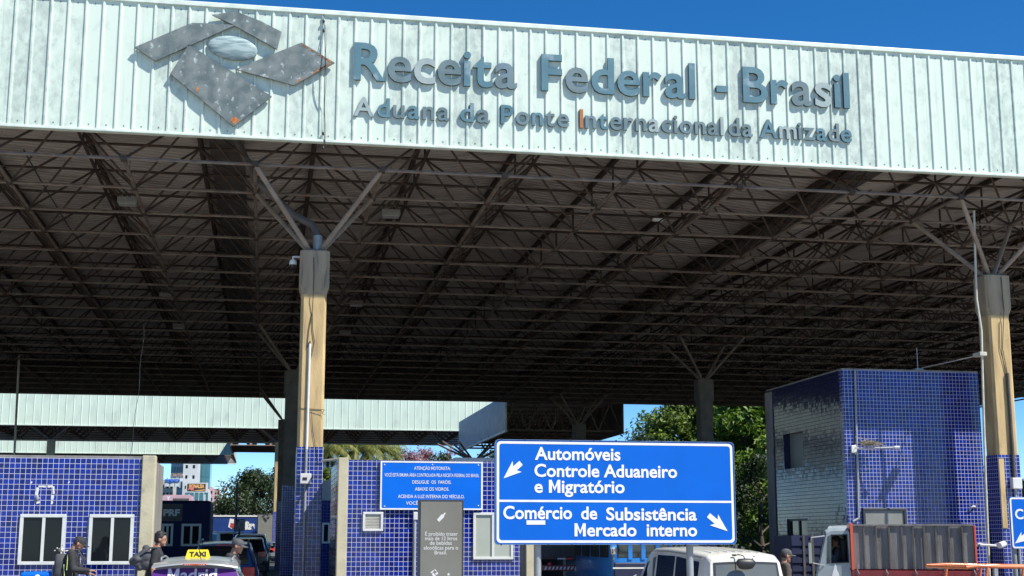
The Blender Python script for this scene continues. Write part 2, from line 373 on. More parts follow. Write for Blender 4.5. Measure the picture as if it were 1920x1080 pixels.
# ---------------------------------------------------------------- lettering
_TC = {}
def glyphs(s, bold=0.0, depth=0.0):
    key = (s, bold, depth)
    if key in _TC: return _TC[key]
    cu = bpy.data.curves.new('t', 'FONT'); cu.body = s; cu.size = 1; cu.offset = bold; cu.extrude = depth; cu.resolution_u = 4
    ob = bpy.data.objects.new('t', cu); COL.objects.link(ob)
    dg = bpy.context.evaluated_depsgraph_get()
    me = bpy.data.meshes.new_from_object(ob.evaluated_get(dg))
    if 'M' in s and bold > .002:                # thickening M by offset tears its notch: overlay shifted copies instead
        bpy.data.objects.remove(ob); bpy.data.curves.remove(cu); bpy.data.meshes.remove(me)
        vs, fs, x = [], [], 0.; C = max(v.y for v in glyphs('H', .0, depth)[0]); b = bold; st = .125 * C / .72 + 2 * b; W = .92 * C
        for i, seg in enumerate(s.split('M')):
            if i:
                pl = [(0, -b), (st, -b), (st, C * .66), (W / 2, C * .12), (W - st, C * .66), (W - st, -b), (W, -b), (W, C + b), (W - st * .95, C + b), (W / 2, C * .40), (st * .95, C + b), (0, C + b)]
                n = len(vs); k = len(pl); vs += [Vector((x + p, q, depth)) for p, q in pl] + [Vector((x + p, q, -depth)) for p, q in pl]
                tri = [(0, 1, 2), (0, 2, 11), (11, 2, 10), (2, 3, 9), (2, 9, 10), (3, 4, 9), (4, 8, 9), (4, 7, 8), (4, 5, 7), (5, 6, 7)]
                fs += [tuple(n + j for j in t) for t in tri] + [(n + j, n + k + j, n + k + (j + 1) % k, n + (j + 1) % k) for j in range(k)]; x += W + .075
            if seg.strip():
                v0, f0 = glyphs(seg.strip(), bold, depth); m = min(v.x for v in v0); n = len(vs)
                vs += [Vector((v.x - m + x, v.y, v.z)) for v in v0]; fs += [tuple(n + j for j in f) for f in f0]; x += max(v.x for v in v0) - m + .075
            if seg.endswith(' '): x += .26
        _TC[key] = (vs, fs); return _TC[key]
    vs = [v.co.copy() for v in me.vertices]; fs = [tuple(p.vertices) for p in me.polygons]
    bpy.data.objects.remove(ob); bpy.data.curves.remove(cu); bpy.data.meshes.remove(me)
    _TC[key] = (vs, fs); return _TC[key]
_cv = [v.y for v in glyphs('H')[0]]; CAP = max(_cv) - min(_cv)
def text_mb(mb, s, x0, x1, zb, cap, y, depth=.004, bold=.012, fn=None, squeeze=True):
    """flat lettering facing -Y whose baseline is zb, spanning x0..x1 (x1 None: natural width)"""
    vs, fs = glyphs(s, bold, .5); k = cap / CAP
    a = min(v.x for v in vs); b = max(v.x for v in vs); kx = k if x1 is None else (x1 - x0) / (b - a)
    pts = [(x0 + (v.x - a) * kx, y + v.z * -depth * 2 * .5, zb + v.y * k) for v in vs]
    if fn: pts = [fn(*p) for p in pts]
    mb.add(pts, fs); return (b - a) * kx
def text_obj(name, s, x0, x1, zb, cap, y, m, parent, bold=.012, depth=.004, center=None, fn=None):
    mb = MB()
    if center is not None:
        vs, _ = glyphs(s, bold, .5); wd = (max(v.x for v in vs) - min(v.x for v in vs)) * cap / CAP
        x0, x1 = center - wd / 2, center + wd / 2
    text_mb(mb, s, x0, x1, zb, cap, y, depth, bold, fn)
    return mb.build(name, m, parent, fix=False)

# ---------------------------------------------------------------- ground
mb = MB()
xs = [-2500, -400, -60, -20, -6, 0, 3, 5.8] + [5.9 + .1 * k for k in range(0, 11)] + [7.5, 12, 20, 40, 100, 500, 2500]
ys = [-60, 0, 10, 20, 30, 60, 120, 300, 1000, 4000]
mb.add([(x, y, GZ(x)) for x in xs for y in ys], [(i * len(ys) + j, (i + 1) * len(ys) + j, (i + 1) * len(ys) + j + 1, i * len(ys) + j + 1) for i in range(len(xs) - 1) for j in range(len(ys) - 1)])
tag(mb.build('ground', M['asphalt'], smooth=60), kind='structure')
mb = MB(); xs = [-60, -20, -6, 0, 3, 5.8] + [5.9 + .1 * k for k in range(0, 11)] + [7.5, 12, 20, 40, 70]; ys = [-50, 0, 20, 38]
mb.add([(x, y, GZ(x) + .004) for x in xs for y in ys], [(i * 4 + j, (i + 1) * 4 + j, (i + 1) * 4 + j + 1, i * 4 + j + 1) for i in range(len(xs) - 1) for j in range(3)])
tag(mb.build('road', M['bounce_apron'], smooth=60), kind='structure')  # pale sheet added to bounce sunlight up onto the canopy underside
def island(name, x0, x1, y0, y1, z=0):
    mb = MB(); mb.box(x0 + .15, x1 - .15, y0 + .15, y1 - .15, z - .4, z + .15)
    o = tag(mb.build(name, M['paving']), kind='structure')
    k = MB(); k.box(x0, x1, y0, y0 + .147, z - .4, z + .153); k.box(x0, x1, y1 - .147, y1, z - .4, z + .153)
    k.box(x0, x0 + .147, y0 + .147, y1 - .147, z - .4, z + .153); k.box(x1 - .147, x1, y0 + .147, y1 - .147, z - .4, z + .153)
    tag(k.build('kerb', M['kerb']), kind='structure')
island('pavement', -9.5, -1.7, 24.5, 33, 0)
island('pavement', .55, 5.85, 24.0, 37.5, 0)
island('pavement', 13.6, 20.5, 31.8, 41, -.42)
mb = MB()
for k in range(22): mb.box(-3.2 + 3.7 * 0 - .06, -3.2 + .06, 40 + k * 5, 42.2 + k * 5, .0, .004)
for k in range(10): mb.box(11.2, 11.32, -6 + k * 5, -3.8 + k * 5, -.414, -.411)
tag(mb.build('road_marking', M['road_paint']), kind='structure')

# ---------------------------------------------------------------- great canopy
MODX, MODY = 2.733, 2.72
XC1, XC2 = P(587, 600, 32.9).x, P(1863, 600, 32.9).x
MODX = (XC2 - XC1) / 6
YF = 31.0
def wave_sheet(x_pts, zf, y0, y1, pitch, amp):
    n = int((y1 - y0) / pitch); mb = MB(); ph = [(0, -1), (.55, -1), (.63, 1), (.92, 1)]; ys = []
    for i in range(n):
        for t, s in ph: ys.append((y0 + (i + t) * pitch, s * amp))
    ys.append((y1, -amp)); k = len(ys)
    mb.add([(x, y, zf(x) + dz) for x in x_pts for y, dz in ys], [(i * k + j, i * k + j + 1, (i + 1) * k + j + 1, (i + 1) * k + j) for i in range(len(x_pts) - 1) for j in range(k - 1)])
    return mb
def space_frame(root, xs, ys, z_lo, z_up, zroof, r=.031, n=5, chord_r=.038):
    ux = [(xs[i] + xs[i + 1]) / 2 for i in range(len(xs) - 1)]; uy = [(ys[i] + ys[i + 1]) / 2 for i in range(len(ys) - 1)]
    for y in ys: MB().tube((xs[0], y, z_lo), (xs[-1], y, z_lo), chord_r, n).build('lower_chord', M['steel'], root, fix=False)
    for x in xs: MB().tube((x, ys[0], z_lo + .012), (x, ys[-1], z_lo + .012), chord_r * 1.25, n).build('lower_chord', M['steel'], root, fix=False)
    for y in uy: MB().tube((ux[0], y, z_up), (ux[-1], y, z_up), chord_r, n).build('upper_chord', M['steel_shaded'], root, fix=False)
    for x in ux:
        MB().tube((x, uy[0], z_up + .012), (x, uy[-1], z_up + .012), chord_r * 1.2, n).build('upper_chord', M['steel_shaded'], root, fix=False)
        zr = zroof(x) - .05; m2 = MB()
        m2.box(x - .05, x + .05, ys[0], ys[-1], zr - .16, zr)
        if zr - .16 - z_up > .12:
            for y in uy: m2.tube((x, y, z_up), (x, y, zr - .15), .035, 5)
        m2.build('purlin', M['steel_shaded'], root, fix=False)
    for y in uy:
        w_ = MB()
        for x in ux:
            for sx in (-1, 1):
                for sy in (-1, 1): w_.tube((x, y, z_up), (x + sx * (xs[1] - xs[0]) / 2, y + sy * (ys[1] - ys[0]) / 2, z_lo), r, n)
        if y < ys[min(9, len(ys) - 1)]:
            for x in xs: w_.box(x - .07, x + .07, y - (ys[1] - ys[0]) / 2 - .085, y - (ys[1] - ys[0]) / 2 + .085, z_lo - .06, z_lo + .07)
        w_.build('diagonal_web', M['steel_shaded'], root, fix=False)
def rib_profile(x0, x1, pitch, rib=.042, d=.032, phase=0.):
    pts = [(x0, 0)]; k = math.ceil((x0 - phase) / pitch)
    while phase + k * pitch < x1 - rib * 2:
        c = phase + k * pitch
        if c > x0 + rib * 2: pts += [(c - rib, 0), (c - rib * .45, d), (c + rib * .45, d), (c + rib, 0)]
        k += 1
    return pts + [(x1, 0)]
def ribbed_front(x0, x1, y, z0, z1, pitch=.385, phase=0., th=.1, d=.032):
    pr = rib_profile(x0, x1, pitch, phase=phase, d=d)
    mb = MB(); n = len(pr)
    vs = [(a, y - d, z0) for a, d in pr] + [(a, y - d, z1) for a, d in pr]
    mb.add(vs, [(i, i + 1, n + i + 1, n + i) for i in range(n - 1)])
    mb.box(x0, x1, y + .02, y + th, z0, z1)
    return mb
ZB = P(960, 285, YF).z; ZT = P(960, 43.5, YF).z
CX = [XC1 + MODX * (k + .5) for k in range(-10, 16)]
CY = [32.9 + MODY * (k - .5) for k in range(0, 21)]
ZLO, ZUP = P(491, 309, CY[0]).z, P(398, 279, CY[1] + MODY / 2).z
XL, XR = CX[0] - 1.4, CX[-1] + 1.0
GUT = 2.3
def roof_z(x):
    t = (x - XC1 + GUT) / (XC2 - XC1); t = t - math.floor(t)
    return ZUP + .30 + 1.05 * (1 - abs(2 * t - 1)) * (1 if x > XC1 - GUT else .55)
root = thing('entrance_canopy', 'huge steel roof on a space frame with a white ribbed fascia, spanning the foreground', 'canopy', (XC1, 32.9, ZB))
sheet_x = sorted(set([XL, XR] + [XC1 - GUT + (XC2 - XC1) * k / 2 for k in range(-3, 6) if XL < XC1 - GUT + (XC2 - XC1) * k / 2 < XR]))
YB = CY[-1] + .9
wave_sheet(sheet_x, roof_z, YF + .12, YB, .30, .06).build('roof_sheet', M['roof'], root, fix=False)
space_frame(root, CX, CY, ZLO, ZUP, roof_z)
PITCH_R = .385; PH = P(604, 100, YF).x
wave_sheet([-75, XL], roof_z, YF + .12, YB, .30, .06).build('roof_sheet', M['roof'], root, fix=False)  # unseen roof extension, added to cut skylight entering from the left
ribbed_front(-75, XR, YF, ZB + .05, ZT - .05, PITCH_R, PH).build('fascia', M['fascia'], root, fix=False)
f = MB(); XL0, XL = XL, -75; f.box(XL, XR, YF - .055, YF + .13, ZT - .11, ZT, .012); f.box(XL, XR, YF - .02, YF + .25, ZT, ZT + .02)
f.build('cap_flashing', M['flashing'], root)
f = MB(); f.box(XL, XR, YF - .05, YF + .13, ZB, ZB + .065, .01); f.build('drip_flashing', M['flashing'], root)
f = MB()
for k in range(int((XR - XL) / PITCH_R)):
    x = PH + PITCH_R * .5 + PITCH_R * (k - int((PH - XL) / PITCH_R))
    for z in (ZB + .16, ZT - .2): f.box(x - .012, x + .012, YF - .008, YF - .001, z - .012, z + .012)
f.build('screw_head', M['gutter'], root, fix=False)
f = MB(); f.box(XR, XR + .1, YF, YB, ZB - .1, ZT - .4); f.build('side_fascia', M['fascia_shade'], root)
f = MB(); zr_ = P(500, 746, YB).z; f.box(XL, XR, YB, YB + .1, zr_, ZT - .4); f.box(XL, XR, YB - .14, YB - .02, zr_ + .1, zr_ + .25); f.build('rear_fascia', M['gutter'], root)
for x, ph in ((XC1 + 1.5, 0), (XC1 + 9.6, 2), (XC2 - 3.9, 4), (XC1 - 6.7, 1)):
    s = MB(); s.path([V(x + .03 * sin(k * 1.7 + ph), CY[0] + k * MODY, ZLO + .09 - .05 * (k % 2)) for k in range(len(CY))], .018, 5); s.build('cable_run', M['cable'], root)
for xc in (XC1 - GUT, XC2 - GUT):
    g = MB(); zg = ZUP + .12
    g.box(xc - .42, xc + .42, YF + .4, YB - .2, zg, zg + .03); g.box(xc - .45, xc - .42, YF + .4, YB - .2, zg, zg + .32); g.box(xc + .42, xc + .45, YF + .4, YB - .2, zg, zg + .32)
    g.build('gutter', M['gutter'], root)
for x in (XC1 - 1.37, XC1 + 1.37):                        # heavier hollow sections along the column line
    pass

# ---------------------------------------------------------------- columns
def octagon(h, c): return [(-h + c, -h), (h - c, -h), (h, -h + c), (h, h - c), (h - c, h), (-h + c, h), (-h, h - c), (-h, -h + c)]
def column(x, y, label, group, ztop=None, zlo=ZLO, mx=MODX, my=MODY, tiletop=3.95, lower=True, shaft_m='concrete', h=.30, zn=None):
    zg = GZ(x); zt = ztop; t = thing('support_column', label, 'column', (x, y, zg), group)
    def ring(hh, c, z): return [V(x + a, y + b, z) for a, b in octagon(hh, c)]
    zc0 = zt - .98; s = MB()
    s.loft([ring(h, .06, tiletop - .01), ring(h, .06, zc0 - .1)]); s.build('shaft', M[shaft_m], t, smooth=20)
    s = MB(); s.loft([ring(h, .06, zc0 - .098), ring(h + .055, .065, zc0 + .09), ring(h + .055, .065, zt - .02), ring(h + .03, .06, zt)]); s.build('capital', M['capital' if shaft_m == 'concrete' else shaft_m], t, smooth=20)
    s = MB(); s.loft([ring(h + .012, .02, zg - .1), ring(h + .012, .02, tiletop)]); s.build('tiled_base', M['tile'], t, smooth=20)
    s = MB(); s.box(x - .2, x + .2, y - .2, y + .2, zt, zt + .05); s.build('cap_plate', M['steel'], t)
    for sx in (-1, 1):
        for sy in (-1, 1):
            s = MB(); a = V(x + sx * .13, y + sy * .13, zt + .03); b = V(x + sx * mx / 2, y + sy * my / 2, zlo); d = b - a
            s.tube(a, a + d * .06, .04, 8, .062); s.tube(a + d * .06, a + d * .95, .062, 8); s.tube(a + d * .95, b, .062, 8, .04)
            s.build('strut', M['strut' if shaft_m == 'concrete' else 'steel'], t, smooth=40)
    return t
ZCT = P(587, 469, 32.6).z
c1 = column(XC1, 32.9, 'chamfered concrete column on blue tiles with cracked conduit, left of the blue notice', 'columns carrying the entrance canopy', ZCT)
c2 = column(XC2, 32.9, 'chamfered concrete column at right edge, in front of the tiled tower corner', 'columns carrying the entrance canopy', ZCT)
Y2, Y3 = 32.9 + 9 * MODY, 32.9 + 18 * MODY
column(XC1, Y2, 'dark shaded column directly behind the sunlit column with the conduit', 'columns carrying the entrance canopy', ZCT, shaft_m='concrete_shaded')
column(XC2, Y2, 'shaded concrete column rising behind the large direction sign, before green trees', 'columns carrying the entrance canopy', ZCT, shaft_m='concrete_shaded')
column(XC1, Y3, 'farthest dark column behind the sunlit conduit column, half hidden', 'columns carrying the entrance canopy', ZCT, shaft_m='concrete_shaded')
column(XC2, Y3, 'far dark column deep under the roof, its struts above the direction sign', 'columns carrying the entrance canopy', ZCT, shaft_m='concrete_shaded')
# fittings of the first column
yf = 32.9 - .30
def at(px, py, y): p = P(px, py, y); return p
s = MB(); top = at(592, 402, 32.9)
s.path([V(XC1 - 2.2, 33.5, ZUP + .12), V(XC1 - 1.5, 33.4, ZCT + 1.9), V(XC1 - .55, 33.1, ZCT + .98), V(XC1 - .06, 32.92, ZCT + .68), V(XC1 + .06, 32.9, ZCT + .42), V(XC1 + .06, 32.9, ZCT + .05)], .095, 10)
s.build('downpipe', M['gutter'], c1, smooth=50)
s = MB(); s.tube((XC1 + .06, 32.9, ZCT + .05), (XC1 + .06, 32.9, ZCT + .42), .115, 12); s.build('pipe_collar', M['galv'], c1, smooth=50)
s = MB(); p0 = at(588, 483, yf); p1 = at(586, 640, yf); yy = yf - .02
s.path([V(p0.x, yf - .06, p0.z), V(p0.x + .02, yf - .07, p0.z - .5), V(p0.x + .01, yf - .065, p0.z - 1.0), V(p0.x - .0, yf - .02, p0.z - 1.35), V(p0.x - .06, yy, p0.z - 1.7), V(p0.x - .1, yy, p0.z - 2.2), V(p0.x - .04, yy, p1.z)], .009, 5)
s.path([V(p0.x, yf - .02, p0.z - 1.3), V(p0.x + .02, yy, p0.z - 1.75), V(p0.x + .07, yy, p0.z - 2.05), V(p0.x + .03, yy, p0.z - 2.4), V(p0.x - .03, yy, p1.z)], .009, 5)
s.build('loose_wire', M['cable'], c1)
pa, pb = at(582, 645, yf).z, at(580, 842, yf).z
s = MB(); s.tube((p0.x - .045, yf - .03, pb), (p0.x - .035, yf - .03, pa), .032, 8); s.build('conduit', M['white_plastic'], c1, smooth=50)
zj = at(578, 898, yf).z
s = MB(); s.tube((p0.x - .05, yf - .045, .1), (p0.x - .05, yf - .045, zj - .1), .032, 8); s.tube((p0.x - .05, yf - .045, zj + .1), (p0.x - .05, yf - .045, pb), .032, 8); s.build('conduit', M['pipe_grey'], c1, smooth=50)
s = MB(); s.box(p0.x - .18, p0.x + .08, yf - .14, yf - .012, zj - .12, zj + .12, .015); s.build('junction_box', M['white_plastic'], c1)
s = MB(); s.box(p0.x - .12, p0.x - .02, yf - .15, yf - .14, zj - .03, zj + .03); s.build('socket', M['black_plastic'], c1)
zw = at(580, 768, yf).z
s = MB(); s.tube((XC1 - .32, yf - .012, zw + .03), (XC1 + .32, yf - .012, zw), .007, 4); s.tube((XC1 + .31, yf - .01, zw), (XC1 + .31, 33.2, zw), .007, 4)
s.path([V(XC1 + .33, yf - .02, zw - .12), V(XC1 + .0, yf - .03, zw - .0), V(XC1 + .05, yf - .02, zw - .5), V(XC1 + .2, yf - .02, zw - 1.3)], .006, 4)
s.build('tie_wire', M['cable'], c1)
# fittings of the second column
zg2 = GZ(XC2)
s = MB(); q = [at(1826, 395, 32.3), at(1829, 500, 32.3), at(1831, 560, 32.3), at(1840, 620, 32.3), at(1842, 700, 32.3), at(1848, 900, 32.3)]
q = [V(p.x, 32.3, p.z) for p in q] + [V(q_.x, 32.3, zg2 + .1) for q_ in [at(1852, 1060, 32.3)]]
s.path(q, .032, 8); s.build('drain_pipe', M['pipe_cream'], c2, smooth=50)
zc = at(1842, 664, 32.3).z
s = MB(); s.box(q[4].x - .08, q[4].x + .12, 32.22, 32.6, zc - .05, zc + .05, .01); s.build('pipe_clamp', M['pipe_cream'], c2)
zd0, zd1 = at(1878, 700, yf).z, at(1893, 905, yf).z
xd = XC2 + .1
s = MB(); s.tube((xd, yf - .05, zd1), (xd, yf - .04, zd0), .045, 8); s.build('conduit', M['pipe_dark'], c2, smooth=50)
s = MB(); s.tube((xd, yf - .05, zg2 + .1), (xd, yf - .05, zd1), .04, 8); s.build('conduit', M['pipe_grey'], c2, smooth=50)
s = MB(); s.box(xd - .12, xd + .14, yf - .17, yf - .012, zd1 - .16, zd1 + .12, .015); s.build('junction_box', M['white_plastic'], c2)
s = MB(); z0 = at(1878, 520, yf).z
s.path([V(xd - .02, yf - .07, z0), V(xd + .0, yf - .07, z0 - .9), V(xd - .02, yf - .03, z0 - 1.3), V(xd - .08, yf - .02, z0 - 1.9), V(xd, yf - .03, zd0)], .009, 5)
s.path([V(xd - .12, yf - .02, z0 - 1.2), V(xd - .16, yf - .02, z0 - 1.9), V(xd - .02, yf - .03, zd0)], .008, 5); s.build('loose_wire', M['cable'], c2)
zb0, zb1 = at(1870, 860, yf).z, at(1870, 990, yf).z
s = MB(); s.box(XC2 - .30, XC2 - .16, yf - .04, yf - .013, zb1, zb0); s.build('cover_strip', M['concrete'], c2)

# ---------------------------------------------------------------- emblem and raised lettering on the fascia
def fp(zx, zy, y=YF - .13): return P(zx / 2.7414, zy / 2.7414, y)
em = thing('emblem', 'emblem of four galvanised plates around a domed oval, hung on the white fascia', 'emblem', fp(1180, 365))
for poly, rusty in (([(690, 243), (985, 117), (1090, 120), (1207, 129), (800, 312)], 0), ([(1090, 75), (1215, 58), (1340, 108), (1447, 163), (1425, 253), (1207, 131)], 0), ([(1210, 355), (1550, 218), (1720, 322), (1510, 437)], 1), ([(970, 228), (875, 378), (1200, 648), (1397, 495)], 2)):
    pts = [fp(*p) for p in poly]; s = MB()
    c = sum(pts, Vector()) / len(pts)
    inner = [p + (c - p).normalized() * .03 for p in pts]
    n = len(pts); fr = [V(p.x, YF - .13, p.z) for p in pts]; bk = [V(p.x, YF - .065, p.z) for p in pts]
    s.add(fr, [tuple(range(n))]); s.mi = 1; s.add(fr + bk, [(k, n + k, n + (k + 1) % n, (k + 1) % n) for k in range(n)] + [tuple(range(2 * n - 1, n - 1, -1))])
    pl = s.build('plate', [M['zinc'], M['zinc_edge']], em)
    s = MB()
    for p in pts: q = p + (c - p) * .35; s.box(q.x - .04, q.x + .04, YF - .065, YF, q.z - .04, q.z + .04)
    s.build('bracket', M['galv'], pl)
    if rusty:
        rnd = random.Random(rusty)
        if rusty == 2:
            q = fp(1207, 618); ring = [V(q.x + (.085 + .02 * rnd.random()) * cos(t * pi / 5), YF - .133, q.z + (.065 + .02 * rnd.random()) * sin(t * pi / 5)) for t in range(10)]
            s = MB(); s.add(ring, [tuple(range(10))]); s.build('rust_patch', M['rust'], pl)
            q = fp(1015, 458); ring = [V(q.x + (.025 + .02 * rnd.random()) * cos(t * pi / 4), YF - .133, q.z + (.05 + .03 * rnd.random()) * sin(t * pi / 4)) for t in range(8)]; s = MB(); s.add(ring, [tuple(range(8))]); s.build('rust_patch', M['rust'], pl)
        else:
            for (a, b), nn in ((((1720, 322), (1510, 437)), 8), (((1550, 218), (1720, 322)), 7)):
                A, B = fp(*a), fp(*b)
                for k in range(nn):
                    q = A.lerp(B, .12 + .76 * rnd.random()) + (c - A.lerp(B, .5)).normalized() * (.03 + .02 * rnd.random()); u = (B - A).normalized(); ww = .03 + .08 * rnd.random(); hh = .008 + .014 * rnd.random()
                    v_ = V(-u.z, 0, u.x)
                    s = MB(); s.add([V(q.x, YF - .133, q.z) + u * ww * sx * (1 + .3 * rnd.random()) + v_ * hh * sz for sx, sz in ((-1, -.6), (-.3, -1), (.8, -.5), (1, .7), (.2, 1), (-.8, .6))], [tuple(range(6))]); s.build('rust_patch', M['rust'], pl)
q = fp(1197, 243); rx = (fp(1325, 243) - fp(1069, 243)).length / 2; rz = rx * .50
s = MB(); tl = radians(-6); rings = []
for (rr, dy) in ((1.0, .08), (1.0, .03), (.95, .015), (.85, -.005), (.65, -.025), (.4, -.035), (.1, -.04)):
    rings.append([V(q.x + rr * rx * cos(t) * cos(tl) - rr * rz * sin(t) * sin(tl), YF - .12 + dy, q.z + rr * rx * cos(t) * sin(tl) + rr * rz * sin(t) * cos(tl)) for t in [2 * pi * k / 36 for k in range(36)]])
s.loft(rings); s.build('oval_dome', M['verdigris'], em, smooth=50)

def letter_row(root, words, zbase, cap, thick, off, bold, mats, seq):
    i = 0
    for wd, x0, x1 in words:
        k = cap / CAP; gl = []
        for ch in wd:
            vs, fs = glyphs(ch, bold, .5); a = min(v.x for v in vs); b = max(v.x for v in vs); gl.append((ch, vs, fs, a, b))
        tot = sum(g[4] - g[3] for g in gl) * k; n = len(gl); gap = (x1 - x0 - tot) / (n - 1) if n > 1 else 0
        kx = 1.0
        if gap > .17 * cap: kx = min(1.3, (x1 - x0 - .17 * cap * (n - 1)) / tot); gap = (x1 - x0 - tot * kx) / (n - 1)
        if gap < .03 and n > 1: kx = (x1 - x0 - .03 * (n - 1)) / tot; gap = .03
        if n == 1: kx = (x1 - x0) / tot
        x = x0
        for (ch, vs, fs, a, b) in gl:
            s = MB(); s.v = [(x + (v.x - a) * k * kx, YF - off - (v.z + .5) * thick, zbase + v.y * k) for v in vs]; s.f = fs; s.m = [0] * len(fs)
            mk = seq[i % len(seq)]; i += 1
            me = s.mesh('letter', [mats[mk], M['let_side']], None, ORG[root.name])
            for p in me.polygons: p.material_index = 0 if abs(p.normal.y) > .7 else 1
            o = bpy.data.objects.new('letter', me); COL.objects.link(o); o.parent = root; ORG[o.name] = ORG[root.name]
            x += (b - a) * k * kx + gap
LM = {'b': M['let_blue'], 'g': M['let_grey'], 'p': M['let_pale'], 'r': M['let_rust']}
yl = YF - .12
def xz(px, py): p = P(px, py, yl); return p.x, p.z
x0, zA = xz(663, 146.5); x1, zB2 = xz(1597, 200.5); zbase = (zA + zB2) / 2; cap1 = xz(663, 79.5)[1] - zA
r1 = thing('raised_lettering', 'large raised sheet-metal lettering reading Receita Federal - Brasil, weathered blue and grey', 'lettering', (x0, YF, zbase))
def xs_(py, *pxs): return [xz(p, py)[0] for p in pxs]
W1 = [('Receita', *xs_(160, 663, 970)), ('Federal', *xs_(180, 1016, 1305)), ('-', *xs_(190, 1345, 1367)), ('Brasil', *xs_(195, 1395, 1595))]
letter_row(r1, W1, zbase, cap1, .075, .012, .016, LM, 'bgpgbbg' + 'bgbbbbb' + 'b' + 'bbgpbb')
x0, zA = xz(663, 215.5); x1, zB2 = xz(1600, 264.5); zb2 = (zA + zB2) / 2; cap2 = (xz(663, 179.5)[1] - zA) * .96
r2 = thing('raised_lettering', 'smaller raised line reading Aduana da Ponte Internacional da Amizade, with one rusty letter', 'lettering', (x0, YF, zb2))
W2 = [('Aduana', *xs_(210, 663, 843)), ('da', *xs_(215, 863.5, 919.5)), ('Ponte', *xs_(220, 940, 1068)), ('Internacional', *xs_(235, 1088, 1358)), ('da', *xs_(250, 1367.5, 1413)), ('Amizade', *xs_(255, 1426, 1599))]
letter_row(r2, W2, zb2, cap2, .06, .012, .016, LM, 'pbgbgg' + 'bg' + 'bgbgg' + 'rgbgggpgggggp' + 'gg' + 'bpggbgb')
# cable hanging on the fascia
A = P(607, 28, YF - .05); B = P(606, 282, YF - .05)
ca = thing('cable', 'thin dark cable hanging down the white fascia beside the emblem tip', 'cable', B)
s = MB(); n = 26; pts = []
for k in range(n + 1):
    t = k / n; p = A.lerp(B, t); pts.append(V(p.x + .012 * sin(7 * t) + .03 * sin(2.5 * t), YF - .06 - (.16 if .12 < t < .7 else .0) * sin((t - .12) / .58 * pi), p.z))
s.path(pts, .009, 5)
s.path([p + V(.02 + .012 * sin(k * .7), 0, 0) for k, p in enumerate(pts[2:-1])], .006, 4); s.build('wire', M['cable'], ca)
for t in (.05, .12, .88, .985):
    s = MB(); p = A.lerp(B, t); s.ellipsoid((p.x, YF - .07, p.z), .03, .03, .045); s.build('insulator', M['black_plastic'], ca, smooth=60)

# ---------------------------------------------------------------- lamps and camera under the roof
def lamp_at(px, py, z, label):
    d = P(px, py, 1.0); k = (z - CAM_H) / (d.z - CAM_H); Y = k; p = P(px, py, Y)
    t = thing('high_bay_lamp', label, 'lamp', p, 'grey box lamps under the canopy')
    s = MB(); s.box(p.x - .26, p.x + .26, p.y - .2, p.y + .2, p.z - .08, p.z + .1, .03); s.build('housing', M['lamp_grey'], t)
    s = MB(); s.box(p.x - .22, p.x + .22, p.y - .16, p.y + .16, p.z - .095, p.z - .08); s.build('lens', M['lamp_lens'], t)
    s = MB(); s.tube((p.x - .2, p.y, p.z + .1), (p.x, p.y, p.z + .42), .014, 5); s.tube((p.x + .2, p.y, p.z + .1), (p.x, p.y, p.z + .42), .014, 5); s.tube((p.x, p.y, p.z + .42), (p.x, p.y, ZUP), .012, 5); s.build('bracket', M['steel'], t)
for px, py, l in ((240, 378, 'grey box lamp under the roof, left of the emblem, nearest of the left row'), (313, 555, 'grey box lamp in the middle of the left row of roof lamps'), (336, 612, 'grey box lamp deepest in the left row of roof lamps'),
                  (732, 401, 'grey box lamp under the roof right of the conduit column, nearest of its row'), (668, 569, 'grey box lamp second in the row right of the conduit column'), (647, 624, 'grey box lamp deepest in the row beside the conduit column')):
    lamp_at(px, py, ZLO + .12, l)
p = P(1233, 413, 37.2)
t = thing('tube_lamp', 'short white tube lamp catching the light under the roof, above the direction sign', 'lamp', p)
s = MB(); s.box(p.x - .15, p.x + .15, p.y - .08, p.y + .08, p.z - .03, p.z + .05, .015); s.build('housing', M['white_plastic'], t)
s = MB(); s.tube((p.x, p.y, p.z + .05), (p.x, p.y, ZUP), .01, 5); s.build('hanger', M['steel'], t)
p = P(551, 492, 32.85)
t = thing('dome_camera', 'white dome security camera on a short arm at the conduit column capital', 'camera', p)
s = MB(); s.tube((p.x - .02, p.y, p.z + .14), (XC1 - .34, p.y, p.z + .14), .025, 8); s.tube((p.x - .02, p.y, p.z + .15), (p.x - .02, p.y, p.z + .03), .025, 8); s.build('arm', M['white_plastic'], t, smooth=50)
s = MB(); s.lathe([(.06, .03), (.05, .08), (-.05, .095), (-.06, .09)], (p.x - .02, p.y, p.z), 'z', 16); s.build('housing', M['white_plastic'], t, smooth=40)
s = MB(); s.ellipsoid((p.x - .02, p.y, p.z - .06), .08, .08, .08); s.build('dome', M['black_plastic'], t, smooth=60)
A, B = P(270, 608, 52), P(243, 858, 52)
s = MB(); s.path([A.lerp(B, k / 12) + V(.03 * sin(k * 1.3) + .22 * (k / 12) * (1 - k / 12), 0, 0) for k in range(13)], .011, 4)
tag(s.build('hanging_wire', M['cable_pale'], loc=B), 'thin pale wire hanging from the dark roof above the left blue booth', 'wire')
A, B = P(31, 740, 70), P(29, 880, 70)
s = MB(); s.tube(A + V(0, 0, 2), V(B.x, 70, 0), .055, 8)
tag(s.build('thin_pole', M['pipe_cream'], loc=(B.x, 70, 0), smooth=50), 'thin pale pole far back above the left end of the tiled booth', 'pole')
